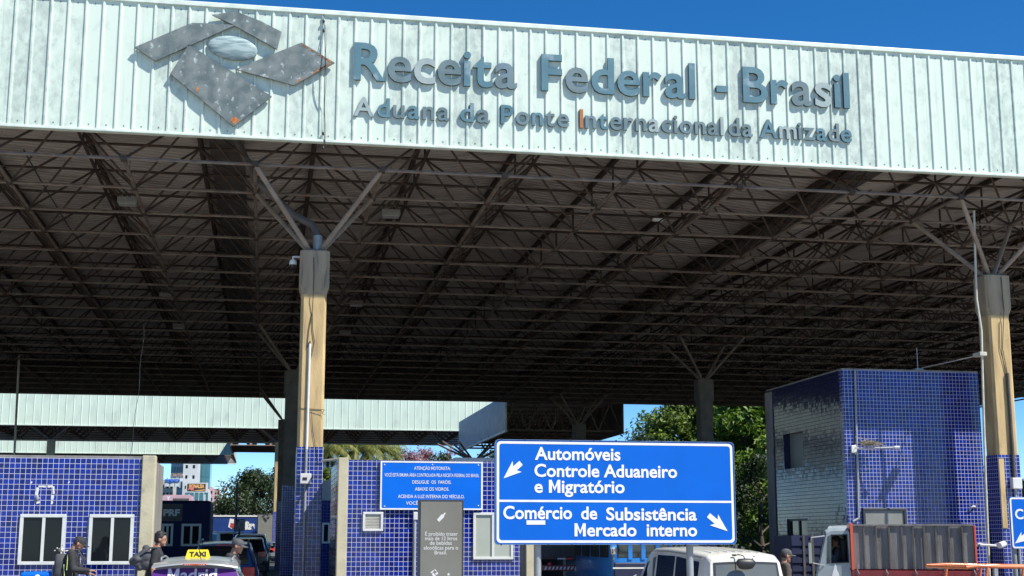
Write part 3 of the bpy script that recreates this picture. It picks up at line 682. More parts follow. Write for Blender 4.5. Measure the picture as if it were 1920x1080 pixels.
# ---------------------------------------------------------------- canopies beyond
def far_canopy(label, x0, x1, y0, nrow, zb, zt, colx, rows, mod=2.75, side=True, fasc=None):
    n = int(round((x1 - x0) / mod)); xs = [x0 + (x1 - x0) * k / n for k in range(n + 1)]; ys = [y0 + .8 + mod * k for k in range(nrow)]
    zl, zu = zb + .15, zb + 1.4; y1 = ys[-1] + .8
    t = thing('rear_canopy', label, 'canopy', (x0 + (x1 - x0) / 2, y0, zb))
    zf = lambda x: zu + .35
    wave_sheet([x0, x1], zf, y0 + .1, y1, .5, .04).build('roof_sheet', M['roof'], t, fix=False)
    space_frame(t, xs, ys, zl, zu, zf, r=.05, n=4, chord_r=.06)
    fx = fasc or (x0, x1)
    ribbed_front(fx[0], fx[1], y0, zb + .05, zt, .6, 0, d=.022).build('fascia', M['fascia_far'], t, fix=False)
    s = MB(); s.box(fx[0], fx[1], y0 - .05, y0 + .12, zt - .12, zt + .02); s.box(fx[0], fx[1], y0 - .05, y0 + .12, zb, zb + .07); s.build('flashing', M['flashing'], t)
    s = MB(); s.box(x0, x1, y1, y1 + .1, zb, zt - .3); s.build('rear_fascia', M['fascia_shade'], t)
    for cx in colx:
        for ry in rows:
            zt_ = zb - 1.0; z0 = 0
            c = MB(); c.loft([[V(cx + a, ry + b, 3.9) for a, b in octagon(.3, .06)], [V(cx + a, ry + b, zt_) for a, b in octagon(.3, .06)]]); c.build('post', M['concrete'], t, smooth=20)
            c = MB(); c.loft([[V(cx + a, ry + b, z0) for a, b in octagon(.31, .02)], [V(cx + a, ry + b, 3.91) for a, b in octagon(.31, .02)]]); c.build('tiled_base', M['tile'], t, smooth=20)
            c = MB()
            for sx in (-1, 1):
                for sy in (-1, 1): c.tube((cx + sx * .12, ry + sy * .12, zt_), (cx + sx * mod / 2 * 1.2, ry + sy * mod / 2, zl), .09, 6)
            c.build('strut', M['steel'], t)
    return t
Z2 = P(500, 803.5, 112).z
far_canopy('second white-fronted canopy behind the big one, its fascia above the booths', -30, P(940, 800, 112).x, 112, 7, Z2, Z2 + 3.1, [XC1, XC1 - 17.8], [113.5])
Z3 = P(220, 851, 143).z
far_canopy('third and farthest white-fronted canopy, a low strip over the left booth', -42, P(437, 840, 143).x, 143, 7, Z3, Z3 + 1.7, [-14.5], [145.0])
# linking roof at the right of it, seen from its shaded side
xa, xb, ya, yb = P(944.5, 800, 88).x, P(1165, 800, 88).x, YB + .5, 109.2
zk = P(944.5, 809, 88).z
t = thing('link_canopy', 'dark connecting roof with a shaded blue-grey side fascia above the direction sign', 'canopy', (xa, ya, zk))
s = MB(); nrib = 48
for k in range(nrib): 
    y = ya + (yb - ya) * k / nrib; s.box(xa - .03, xa - .001, y, y + .07, zk + .06, zk + 2.3)
s.box(xa, xa + .1, ya, yb, zk, zk + 2.35); s.box(xa - .04, xa + .14, ya, yb, zk - .08, zk); s.build('side_fascia', M['fascia_shade'], t)
s = MB(); s.box(xb - .1, xb, ya, yb, zk, zk + 2.35); s.box(xb - .04, xb + .04, ya, yb, zk - .08, zk); s.build('side_fascia', M['gutter'], t)
wave_sheet([xa + .1, xb - .1], lambda x: zk + 2.1, ya, yb, .4, .03).build('roof_sheet', M['roof'], t, fix=False)
s = MB()
for k in range(7):
    y = ya + .6 + k * 3.1
    s.tube((xa, y, zk + .1), (xb, y, zk + .1), .07, 5); s.tube((xa, y, zk + 1.9), (xb, y, zk + 1.9), .06, 5)
    for j in range(5):
        x = xa + (xb - xa) * j / 5; d = (xb - xa) / 5
        s.tube((x, y, zk + .1), (x + d / 2, y, zk + 1.9), .045, 5); s.tube((x + d / 2, y, zk + 1.9), (x + d, y, zk + .1), .045, 5)
        if k < 6: s.tube((x, y, zk + .1), (x + d / 2, y + 1.55, zk + 1.9), .045, 5); s.tube((x + d / 2, y + 1.55, zk + 1.9), (x + d, y + 3.1, zk + .1), .045, 5)
s.build('roof_truss', M['steel'], t)
s = MB(); s.box(xa + .1, xb - .1, yb - .1, yb, zk + .75, zk + 2.35); s.build('sky_blind', M['gutter'], t)  # dark panel added to hide the bright sky behind the trusses
cx, cy = P(889, 862, 101).x, 101; s = MB()
s.loft([[V(cx + a, cy + b, 0) for a, b in octagon(.3, .05)], [V(cx + a, cy + b, P(889, 866, 101).z) for a, b in octagon(.3, .05)]]); s.build('post', M['concrete_grey'], t)
s = MB()
for sx in (-1.9, -1, 1, 1.9):
    for sy in (-1.5, 1.5): s.tube((cx, cy, P(889, 866, 101).z), (cx + sx * 1.35, cy + sy, zk + .1), .08, 5)
s.build('strut', M['steel'], t)
# piece of roof reaching back behind the second canopy
xa2, xb2 = P(440, 850, 150).x, P(521, 850, 128).x + 1.2
zz = P(470, 832, 128).z
t = thing('link_canopy', 'dark open roof piece joining the second and third canopies above the waiting cars', 'canopy', ((xa2 + xb2) / 2, 132.5, zz))
wave_sheet([xa2, xb2], lambda x: zz + 1.9, 132.4, 142.8, .5, .04).build('roof_sheet', M['roof'], t, fix=False)
s = MB()
for k in range(6):
    y = 132.6 + k * 2.0; s.tube((xa2, y, zz + .15), (xb2, y, zz + .15), .07, 5)
    for j in range(3):
        x = xa2 + (xb2 - xa2) * j / 3; d = (xb2 - xa2) / 3
        s.tube((x, y, zz + .15), (x + d / 2, y + 1.3, zz + 1.8), .06, 5); s.tube((x + d / 2, y + 1.3, zz + 1.8), (x + d, y, zz + .15), .06, 5)
s.build('roof_truss', M['steel'], t)
s = MB(); s.box(xa2 - .1, xa2, 132.4, 142.8, zz, zz + 2); s.build('side_fascia', M['gutter'], t); s = MB(); s.box(xb2, xb2 + .1, 132.4, 142.8, zz, zz + 2); s.build('side_fascia', M['gutter'], t)

# ---------------------------------------------------------------- booths
def window(t, x0, x1, z0, z1, y, pane='glass', mull=None, fr=.05, m='alu', drop=None):
    """frame standing proud of a wall at y (facing -Y)"""
    s = MB(); f0 = y - .045
    s.box(x0, x1, f0, y + .02, z0, z0 + fr, .006); s.box(x0, x1, f0, y + .02, z1 - fr, z1, .006)
    s.box(x0, x0 + fr, f0 + .003, y + .02, z0 + fr, z1 - fr); s.box(x1 - fr, x1, f0 + .003, y + .02, z0 + fr, z1 - fr)
    mid = mull if mull is not None else (x0 + x1) / 2
    s.box(mid - fr * .45, mid + fr * .45, f0 + .004, y + .02, z0 + fr, z1 - fr)
    wdw = s.build('window', M[m], t)
    s = MB(); s.box(x0 + fr, mid - fr * .45, y - .012, y + .01, z0 + fr, z1 - fr); s.build('pane', M[pane], wdw)
    s = MB(); s.box(mid + fr * .45, x1 - fr, y - .02, y + .01, z0 + fr, z1 - fr); s.build('pane', M[pane], wdw)
    return wdw
def xof(px, py, y): return P(px, py, y).x
def zof(px, py, y): return P(px, py, y).z
# left booth
yb_ = 27.5; zt = zof(150, 859, yb_); xr = xof(266, 900, yb_); xq = xof(291, 900, yb_)
t = thing('customs_booth', 'flat blue-tiled booth at left with two sliding windows and a concrete pilaster', 'booth', (-5.5, 28.5, .15))
s = MB(); s.box(-9.2, xr, yb_, yb_ + .2, .15, zt); s.box(-9.2, -9, yb_ + .2, 30.8, .15, zt); s.build('tiled_wall', M['tile'], t)
s = MB(); s.box(xr + .12, xq - .08, yb_ + .25, 30.8, .15, zt + .005); s.build('side_wall', M['concrete_grey'], t)
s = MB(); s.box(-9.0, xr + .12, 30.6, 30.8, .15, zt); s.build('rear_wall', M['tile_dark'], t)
s = MB(); s.box(xr, xq, yb_ - .06, yb_ + .25, .15, zt + .06, .012); s.build('pilaster', M['pilaster'], t)
s = MB(); s.box(-9.3, xr, yb_ + .02, 30.85, zt, zt + .05); s.build('roof_slab', M['concrete_grey'], t)
z0, z1 = zof(80, 1059, yb_), zof(80, 964, yb_)
for a, b in ((36, 122), (166, 250)): window(t, xof(a, 1010, yb_), xof(b, 1010, yb_), z0, z1, yb_, fr=.062, mull=xof(a + (b - a) * .52, 1010, yb_))
s = MB(); rnd = random.Random(3)
def sc(px, py): return P(px, py, yb_ - .004)
for (ax, ay, bx, by) in ((72, 912, 86, 912), (89, 912, 99, 912), (71, 914, 68, 929), (100, 912, 101, 926), (99, 928, 98, 937), (69, 936, 74, 933), (68, 943, 75, 941), (98, 939, 97, 945), (58, 904, 60, 905), (128, 904, 130, 905)):
    s = MB(); A, B = sc(ax, ay), sc(bx, by); d = (B - A).normalized(); v = V(-d.z, 0, d.x) * (.016 + .008 * rnd.random()); n = 5; up = []; dn = []
    for k in range(n + 1):
        p = A.lerp(B, k / n); up.append(p + v * (.7 + .6 * rnd.random())); dn.append(p - v * (.7 + .6 * rnd.random()))
    s.add(up + dn[::-1], [tuple(range(2 * n + 2))]); s.build('mortar_patch', M['mortar'], t, fix=False)
s = MB(); c = sc(70, 933); s.ellipsoid((c.x, c.y - .02, c.z), .03, .025, .055); s.build('wire_stub', M['pipe_grey'], t, smooth=60)
# middle booth
ym = 29.5; zt = zof(690, 863, ym); xl = xof(634, 900, ym); xp = xof(652, 900, ym); xe = xof(975, 1040, ym); xe2 = xof(1000, 1040, ym)
t = thing('customs_booth', 'blue-tiled middle booth behind the grey totem and the blue notice board', 'booth', ((xl + xe2) / 2, 31, .15))
s = MB(); s.box(xp, xe, ym, ym + .2, .15, zt); s.build('tiled_wall', M['tile'], t)
s = MB(); s.box(xl, xp, ym - .05, ym + .25, .15, zt + .05, .012); s.build('pilaster', M['pilaster'], t)
s = MB(); s.box(xof(986, 1040, ym), xe2, ym - .05, ym + .25, .15, zt + .04, .012); s.build('pilaster', M['pilaster'], t)
s = MB(); s.box(xe, xof(986, 1040, ym), ym + .06, ym + .22, .15, zt); s.build('reveal', M['concrete_grey'], t)
s = MB(); s.box(xl + .012, xl + .2, ym + .25, 32.9, .15, zt); s.build('side_wall', M['tile_black'], t)
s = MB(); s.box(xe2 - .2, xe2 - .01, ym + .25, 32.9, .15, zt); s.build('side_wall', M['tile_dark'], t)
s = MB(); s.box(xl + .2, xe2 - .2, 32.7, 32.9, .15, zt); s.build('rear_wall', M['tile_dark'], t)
s = MB(); s.box(xl + .05, xe2 - .03, ym + .25, 32.88, zt - .06, zt + .02); s.build('roof_slab', M['concrete_grey'], t)
a, b, z0, z1 = xof(680, 980, ym), xof(718, 980, ym), zof(700, 996, ym), zof(700, 960, ym); s = MB()
s.box(a, b, ym - .06, ym + .01, z0, z0 + .05, .008); s.box(a, b, ym - .06, ym + .01, z1 - .05, z1, .008); s.box(a, a + .05, ym - .058, ym + .01, z0 + .05, z1 - .05); s.box(b - .05, b, ym - .058, ym + .01, z0 + .05, z1 - .05)
v = s.build('vent', M['white_plastic'], t)
s = MB(); s.box(a + .05, b - .05, ym - .02, ym + .005, z0 + .05, z1 - .05)
for k in range(9): z = z0 + .06 + k * (z1 - z0 - .12) / 9; s.box(a + .05, b - .05, ym - .035, ym - .02, z, z + .018)
s.build('grille', M['pipe_cream'], v)
window(t, xof(887, 1000, ym), xof(962, 1000, ym), zof(920, 1049, ym), zof(920, 961, ym), ym, pane='glass_grey', mull=xof(924, 1000, ym), fr=.055)
s = MB(); s.tube((xof(777, 1000, ym), ym - .05, zof(777, 962, ym)), (xof(777, 1000, ym), ym - .05, .2), .035, 8); s.build('conduit', M['pipe_grey'], t, smooth=50)
s = MB(); s.box(xof(774, 1000, ym), xof(782, 1000, ym), ym - .1, ym, zof(777, 975, ym), zof(777, 960, ym), .01); s.build('junction_box', M['white_plastic'], t)
s = MB(); A = P(604, 864, 32.4); B = P(636, 861, ym + .1); s.tube(A, B, .03, 6)
tag(s.build('stay_bar', M['pipe_cream'], loc=A), 'pale bar from the conduit column across to the middle booth pilaster', 'bar')
# booth behind, in shade
y3 = 44.0; a, b = xof(600, 1000, y3), xof(660, 1000, y3) + 3; zt = zof(612, 938, y3)
t = thing('rear_booth', 'dark booth with a grey metal gable, glimpsed between conduit column and middle booth', 'booth', ((a + b) / 2, y3 + 2, 0))
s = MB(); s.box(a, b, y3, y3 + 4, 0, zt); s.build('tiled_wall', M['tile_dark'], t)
s = MB(); g0 = zof(612, 905, y3); s.prism([(a, zt), (b, zt), (b, zt + .15), (xof(618, 900, y3), g0 + .12), (a, g0)], lambda x, z: (x, y3 - .04, z), lambda x, z: (x, y3 + 4.1, z))
s.build('metal_gable', M['pipe_grey'], t)
window(t, xof(603.5, 1000, y3), xof(622, 1000, y3), zof(612, 1019, y3), zof(612, 980, y3), y3, fr=.06, mull=xof(622, 1000, y3) - .09)
aw = thing('flat_awning', 'low white flat awning behind the middle booth, peeping over the notice board', 'awning', (xof(890, 861, 41), 42, GZ(6)))
s = MB(); s.box(xof(853, 861, 41), xof(928, 861, 41), 41, 43, zof(890, 865, 41), zof(890, 858, 41), .02); s.build('roof_slab', M['white_plastic'], aw)
for x in (xof(853, 861, 41) + .1, xof(928, 861, 41) - .1):
    for y in (41.1, 42.9): s = MB(); s.tube((x, y, GZ(x)), (x, y, zof(890, 865, 41)), .04, 8); s.build('post', M['galv'], aw, smooth=50)
# right tower
yt = 34.0; xa, xb = xof(1581, 760, yt), xof(1837, 760, yt); zt = zof(1700, 696, yt); zt_ = zt; yk = 39.6; gz = -.27
t = thing('tiled_tower', 'two-storey blue-tiled tower at right with a dark glossy side and window openings', 'building', ((xa + xb) / 2, 36.5, gz))
s = MB(); s.box(xa, xb, yt, yt + .2, gz, zt); s.build('tiled_wall', M['tile'], t)
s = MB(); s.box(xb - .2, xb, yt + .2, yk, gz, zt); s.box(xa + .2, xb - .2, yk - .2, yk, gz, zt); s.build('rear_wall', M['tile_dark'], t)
s = MB(); s.box(xa, xb, yt, yk, zt, zt + .04); s.build('roof_slab', M['concrete_grey'], t)
def side_at(px, py):                       # a point on the tower's side wall (plane x = xa)
    d = P(px, py, 1.0) - V(0, 0, CAM_H); k = xa / d.x; return V(xa, d.y * k, CAM_H + d.z * k)
o0, o1 = side_at(1505, 808), side_at(1471, 880); w0, w1 = side_at(1514, 972), side_at(1478, 1050)
ya_, yb2 = yt + .2, yk - .45
s = MB()
def wall_x(y0, y1, z0, z1): s.box(xa, xa + .2, y0, y1, z0, z1)
zs = [gz, w1.z, w0.z, o1.z, o0.z, zt]
wall_x(ya_, yb2, zs[2], zs[3]); wall_x(ya_, yb2, zs[4], zs[5]); wall_x(ya_, yb2, zs[0], zs[1])
wall_x(ya_, o0.y, zs[3], zs[4]); wall_x(o1.y, yb2, zs[3], zs[4]); wall_x(ya_, w0.y, zs[1], zs[2]); wall_x(w1.y, yb2, zs[1], zs[2])
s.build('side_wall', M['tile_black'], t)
s = MB(); s.box(xa - .05, xa + .25, yb2, yk + .05, gz, zt - .05, .01); s.build('pilaster', M['concrete_grey'], t)
s = MB(); s.box(xa + .2, xa + .24, o0.y, o1.y, o1.z, o0.z); s.box(xa + .1, xa + .2, o0.y, o0.y + .05, o1.z, o0.z); s.build('blank_panel', M['grey_panel'], t)
s = MB(); f = .06
s.box(xa + .05, xa + .15, w0.y, w1.y, w1.z, w1.z + f); s.box(xa + .05, xa + .15, w0.y, w1.y, w0.z - f, w0.z)
for yy in (w0.y, (w0.y + w1.y) / 2 - f / 2, w1.y - f): s.box(xa + .052, xa + .148, yy, yy + f, w1.z + f, w0.z - f)
wd = s.build('window', M['totem_frame'], t)
s = MB(); s.box(xa + .09, xa + .1, w0.y + f, w1.y - f, w1.z + f, w0.z - f); s.build('pane', M['glass'], wd)
s = MB(); s.tube((xof(1603, 720, yt), yt - .04, zt), (xof(1610, 930, yt) - .05, yt - .04, zof(1610, 972, yt)), .032, 8); s.tube((xof(1610, 930, yt) - .05, yt - .04, zof(1610, 972, yt)), (xof(1598, 980, yt), yt - .04, zof(1598, 978, yt)), .032, 8); s.build('conduit', M['pipe_grey'], t, smooth=50)
a, b, z1, z0 = xof(1617, 970, yt), xof(1698, 970, yt), zof(1650, 953, yt), zof(1650, 1020, yt); s = MB()
s.box(a, b, yt - .07, yt + .01, z1 - .06, z1, .01); s.box(a, b, yt - .07, yt + .01, z0, z0 + .06, .01); s.box(a, a + .06, yt - .068, yt + .01, z0 + .06, z1 - .06); s.box(b - .06, b, yt - .068, yt + .01, z0 + .06, z1 - .06)
wd = s.build('shutter_frame', M['totem_frame'], t); s = MB(); s.box(a + .06, b - .06, yt - .03, yt + .005, z0 + .06, z1 - .06); s.build('shutter', M['grey_panel'], wd)
p = P(1601, 841, yt); q = P(1661, 840, yt); s = MB()
s.tube((p.x, yt - .03, p.z), (q.x, yt - .55, p.z), .02, 8); s.tube((p.x + .02, yt - .05, p.z - .16), (p.x + .02, yt - .05, p.z + .1), .018, 6)
lb = thing('lamp_bracket', 'white bracket arm on the tiled tower front carrying a ragged bird nest', 'bracket', (p.x, yt - .02, p.z - .1))
s.build('arm', M['white_plastic'], lb, smooth=50)
s = MB(); s.box(p.x - .1, p.x + .05, yt - .08, yt - .003, p.z - .12, p.z + .08, .015); s.build('mount_box', M['white_plastic'], lb)
s = MB(); s.tube((q.x - .02, yt - .55, p.z), (q.x + .1, yt - .6, p.z), .045, 8); s.build('lamp_head', M['white_plastic'], lb, smooth=50)
s = MB(); rnd = random.Random(11)
for k in range(150):
    c = V(p.x + .33 + rnd.gauss(0, .14), yt - .28 + rnd.gauss(0, .09), p.z + .08 + abs(rnd.gauss(0, .05))); d = V(rnd.uniform(-1, 1), rnd.uniform(-1, 1), rnd.uniform(-.35, .35)).normalized() * rnd.uniform(.06, .14)
    s.tube(c - d, c + d, .006, 3)
n = s.build('bird_nest', mat('straw', (.35, .31, .22), (.2, .17, .11), 20, rough=.9), None, loc=(p.x + .33, yt - .28, p.z + .06)); n['label'] = 'ragged straw bird nest lying on the white bracket arm of the tower'; n['category'] = 'nest'
for px, py in ((1818, 953), (1829, 1023)):
    p = P(px, py, yt); s = MB(); s.path([V(p.x, yt, p.z - .06), V(p.x + .01, yt - .06, p.z + .02), V(p.x + .06, yt - .08, p.z + .05), V(p.x + .13, yt - .05, p.z + .05), V(p.x + .15, yt, p.z + .03)], .022, 6); s.build('wire_stub', M['white_plastic'], t, smooth=60)
s = MB(); p = P(1721, 696, 34.3); zr_ = zof(1721, 652, 34.3); s.tube((p.x, 34.3, zt), (p.x, 34.3, zr_), .014, 6); s.box(p.x - .1, p.x + .12, 34.2, 34.4, zt + .04, zt + .12, .01)
tag(s.build('antenna', M['galv'], loc=(p.x, 34.3, zt)), 'thin antenna mast on a small foot atop the tiled tower', 'antenna')
s = MB(); A, B = P(1728, 690, 34.2), P(1838, 666, 32.45); s.tube(A, B, .014, 5); tag(s.build('stay_wire', M['cable_pale'], loc=A), 'stay wire from the tower top to the pipe clamp on the right column', 'wire')
p = P(1868, 1021, 32.3)
cm = thing('bullet_camera', 'white bullet security camera low on the right column beside the drain pipe', 'camera', p)
s = MB(); s.tube((p.x - .06, 32.05, p.z - .02), (p.x + .13, 32.15, p.z + .02), .075, 12); s.build('housing', M['white_plastic'], cm, smooth=40)
s = MB(); s.tube((p.x - .5, 32.2, p.z + .0), (p.x - .08, 32.1, p.z - .03), .03, 8); s.tube((p.x + .1, 32.15, p.z), (p.x + .15, 32.6, p.z), .03, 8); s.build('arm', M['white_plastic'], cm, smooth=40)

# ---------------------------------------------------------------- signs
def rrect(x0, x1, z0, z1, r, n=5):
    out = []
    for cx, cz, a0 in ((x1 - r, z1 - r, 0), (x0 + r, z1 - r, pi / 2), (x0 + r, z0 + r, pi), (x1 - r, z0 + r, 3 * pi / 2)):
        for k in range(n + 1): t_ = a0 + pi / 2 * k / n; out.append((cx + r * cos(t_), cz + r * sin(t_)))
    return out
def ring_mb(s, outer, inner, y0, y1):
    n = len(outer); s.add([(x, y0, z) for x, z in outer] + [(x, y0, z) for x, z in inner] + [(x, y1, z) for x, z in outer] + [(x, y1, z) for x, z in inner],
        [(k, (k + 1) % n, n + (k + 1) % n, n + k) for k in range(n)] + [(k, 2 * n + k, 2 * n + (k + 1) % n, (k + 1) % n) for k in range(n)] + [(n + k, n + (k + 1) % n, 3 * n + (k + 1) % n, 3 * n + k) for k in range(n)])
def arrow(s, a, b, y, wd=.045, hw=.12, hl=.26):
    a = V(*a); b = V(*b); d = (b - a).normalized(); n = V(-d.y, d.x); c = b - d * hl
    poly = [a + n * wd, c + n * wd, c + n * hw - d * .05, b, c - n * hw - d * .05, c - n * wd, a - n * wd]
    s.prism([tuple(p) for p in poly], lambda x, z: (x, y - .003, z), lambda x, z: (x, y + .002, z))
ys_ = 23.0
def sx(px, py=920): return P(px, py, ys_).x
def sz(py, px=1150): return P(px, py, ys_).z
x0, x1 = sx(929), sx(1377); z1, z0 = sz(827.5), sz(1020)
gz = GZ(sx(1155))
t = thing('direction_sign', 'large blue two-part direction sign on two grey posts, starting with Automóveis', 'road sign', ((x0 + x1) / 2, ys_, gz))
s = MB(); s.prism(rrect(x0, x1, z0, z1, .07), lambda x, z: (x, ys_, z), lambda x, z: (x, ys_ + .03, z)); s.build('panel', M['sign_blue'], t)
s = MB(); ring_mb(s, rrect(x0 + .02, x1 - .02, z0 + .02, z1 - .02, .07), rrect(x0 + .062, x1 - .062, z0 + .062, z1 - .062, .05), ys_ - .004, ys_ + .0); zmid = sz(940)
s.box(x0 + .06, x1 - .06, ys_ - .0035, ys_ - .0005, zmid - .018, zmid + .018); s.build('border', M['sign_white'], t)
s = MB(); ring_mb(s, rrect(x0 - .012, x1 + .012, z0 - .012, z1 + .012, .07), rrect(x0, x1, z0, z1, .065), ys_ - .01, ys_ + .05); s.build('rim', M['sign_back'], t)
s = MB()
for k in range(11):
    for z in (z0 - .012, z1 + .012): x = x0 + .1 + (x1 - x0 - .2) * k / 10; s.box(x - .012, x + .012, ys_ - .012, ys_ + .03, z - .01, z + .01)
s.build('rivet', M['black_plastic'], t)
for z in (z0 + .25, (z0 + z1) / 2, z1 - .25):
    s = MB(); s.box(x0 + .1, x1 - .1, ys_ + .03, ys_ + .08, z - .04, z + .04); s.build('rail', M['galv'], t)
for px in (1011, 1298):
    x = sx(px, 1030); s = MB(); s.tube((x, ys_ + .15, GZ(x) - .2), (x, ys_ + .15, z1 - .1), .062, 14); s.build('post', M['galv'], t, smooth=50)
cap = sz(841) - sz(863.5)
TB = .022
for tx, a, b, py in (('Automóveis', 1003, 1164, 863), ('Controle Aduaneiro', 1002, 1270, 894.5), ('e Migratório', 1002, 1171, 924)): text_obj('lettering', tx, sx(a), sx(b), sz(py), cap, ys_ - .004, M['sign_white'], t, bold=TB)
for tx, a, b, py in (('Comércio', 943.5, 1072, 973), ('de', 1089, 1119, 973.5), ('Subsistência', 1136, 1305, 975), ('Mercado', 1076.5, 1192, 1005), ('interno', 1211, 1305, 1005)): text_obj('lettering', tx, sx(a), sx(b), sz(py), cap, ys_ - .004, M['sign_white'], t, bold=TB)
s = MB(); arrow(s, (sx(977), sz(868, 977)), (sx(944), sz(897, 944)), ys_ - .003); s.build('arrow', M['sign_white'], t)
s = MB(); arrow(s, (sx(1327), sz(966, 1327)), (sx(1362), sz(996, 1362)), ys_ - .003); s.build('arrow', M['sign_white'], t)
s = MB(); s.box(sx(987), sx(1022), ys_ - .006, ys_ - .001, sz(984), sz(976)); s.build('patch_strip', M['sign_white'], t)
# right-hand sign, cut by the frame
y5 = 25.0; a, zt5, zb5 = xof(1895, 980, y5), zof(1900, 932, y5), zof(1900, 1029, y5); b = a + 1.9; gz = GZ(a)
t = thing('direction_sign', 'blue direction sign at the right edge, mostly cut off, with Co and an arrow', 'road sign', (a + .9, y5, gz))
s = MB(); s.prism(rrect(a, b, zb5, zt5, .05), lambda x, z: (x, y5, z), lambda x, z: (x, y5 + .03, z)); s.build('panel', M['sign_blue'], t)
s = MB(); ring_mb(s, rrect(a + .008, b - .008, zb5 + .008, zt5 - .008, .05), rrect(a + .04, b - .04, zb5 + .04, zt5 - .04, .03), y5 - .004, y5); s.build('border', M['sign_white'], t)
k5 = zof(1910, 956, y5) - zof(1910, 974, y5)
text_obj('lettering', 'Co', xof(1903, 965, y5), None, zof(1910, 973, y5), k5, y5 - .004, M['sign_white'], t, bold=TB)
s = MB(); arrow(s, (a + .42, zof(1910, 995, y5)), (xof(1903, 1018, y5), zof(1903, 1019, y5)), y5 - .003, .035, .1, .2); s.build('arrow', M['sign_white'], t)
for x in (xof(1903, 1050, y5) + .05, b - .3): s = MB(); s.tube((x, y5 + .1, gz - .1), (x, y5 + .1, zt5 - .1), .05, 12); s.build('post', M['galv'], t, smooth=50)
# notice on the middle booth
yn = ym - .07
def nx(px, py=910): return P(px, py, yn).x
def nz(py, px=810): return P(px, py, yn).z
a, b, z1, z0 = nx(714), nx(904), nz(866), nz(955)
t = thing('notice_board', 'bright blue notice board headed Atenção motorista on the middle tiled booth', 'notice', ((a + b) / 2, yn, z0))
s = MB(); s.box(a, b, yn, yn + .05, z0, z1); s.build('panel', M['notice_blue'], t)
s = MB(); ring_mb(s, [(a - .01, z0 - .01), (b + .01, z0 - .01), (b + .01, z1 + .01), (a - .01, z1 + .01)], [(a + .022, z0 + .022), (b - .022, z0 + .022), (b - .022, z1 - .022), (a + .022, z1 - .022)], yn - .006, yn + .052); s.build('border', M['sign_white'], t)
cn = nz(875.3) - nz(881.3)
for tx, p0, p1, py in (('ATENÇÃO MOTORISTA:', 776, 844, 881), ('VOCÊ ESTÁ EM UMA ÁREA CONTROLADA PELA RECEITA FEDERAL DO BRASIL', 720.5, 898, 894), ('DESLIGUE  OS  FARÓIS.', 773, 846, 907), ('ABAIXE OS VIDROS.', 778, 842, 920), ('ACENDA A LUZ INTERNA DO VEÍCULO.', 746.5, 871, 934), ('VOCÊ E', 761.5, 791, 946.5)):
    text_obj('lettering', tx, nx(p0), nx(p1), nz(py), cn, yn - .003, M['sign_white'], t, bold=.006)
s = MB()
for px, py in ((721, 871), (811, 871), (897, 872), (721, 949), (897, 948)): q = P(px, py, yn); s.box(q.x - .012, q.x + .012, yn - .008, yn - .001, q.z - .012, q.z + .012)
s.build('screw', M['sign_white'], t)
# grey totem
y4 = 25.5
def tx_(px, py=1000): return P(px, py, y4).x
def tz(py, px=825): return P(px, py, y4).z
a, b, z1 = tx_(785), tx_(869), tz(937)
t = thing('info_totem', 'grey information totem with a white bottle symbol standing before the middle booth', 'totem', ((a + b) / 2, y4, .15))
s = MB(); s.box(a, b, y4, y4 + .22, .15, z1, .008); s.build('frame', M['totem_frame'], t)
s = MB(); s.box(a + .035, b - .03, y4 - .008, y4 - .001, .25, z1 - .035); s.build('face', M['totem'], t)
ct = tz(994.5) - tz(1003)
for tx, p0, p1, py in (('É proibido trazer', 797, 858, 1004.5), ('mais de 12 litros', 797, 857, 1013), ('de bebidas', 806, 847, 1021.5), ('alcoólicas para o', 794.5, 859, 1030.5), ('Brasil.', 815, 838, 1039.5)):
    text_obj('lettering', tx, tx_(p0), tx_(p1), tz(py), ct * .82, y4 - .010, M['totem_text'], t, bold=.004)
bp_ = [(-.095, -.03), (.03, -.034), (.06, -.014), (.105, -.012), (.105, .012), (.06, .014), (.03, .034), (-.095, .03)]; c = (tx_(827.5), tz(969.5)); an = radians(47)
s = MB(); s.prism([(c[0] + p * cos(an) - q * sin(an), c[1] + p * sin(an) + q * cos(an)) for p, q in bp_], lambda x, z: (x, y4 - .011, z), lambda x, z: (x, y4 - .009, z)); s.build('bottle_symbol', M['totem_text'], t)
def mini_emblem(s, cx, cz, k, y):
    for poly in ([(-1.0, .25), (-.3, .75), (.05, .72), (-.7, .0)], [(-.1, .95), (.15, 1.0), (.62, .62), (.55, .35)], [(.1, -.1), (.72, .35), (1.0, .0), (.62, -.4)], [(-.4, .25), (-.62, -.25), (.05, -1.15), (.45, -.6)]):
        s.prism([(cx + p * k, cz + q * k) for p, q in poly], lambda x, z: (x, y - .002, z), lambda x, z: (x, y, z))
s = MB(); mini_emblem(s, tx_(815), tz(1075), .075, y4 - .009); s.build('emblem_symbol', M['totem_text'], t)
s = MB(); c = (tx_(841.5), tz(1077)); s.prism([(c[0] + (.035 if k % 2 == 0 else .015) * sin(k * pi / 5), c[1] + (.035 if k % 2 == 0 else .015) * cos(k * pi / 5)) for k in range(10)], lambda x, z: (x, y4 - .011, z), lambda x, z: (x, y4 - .009, z)); s.build('star_symbol', M['totem_text'], t)
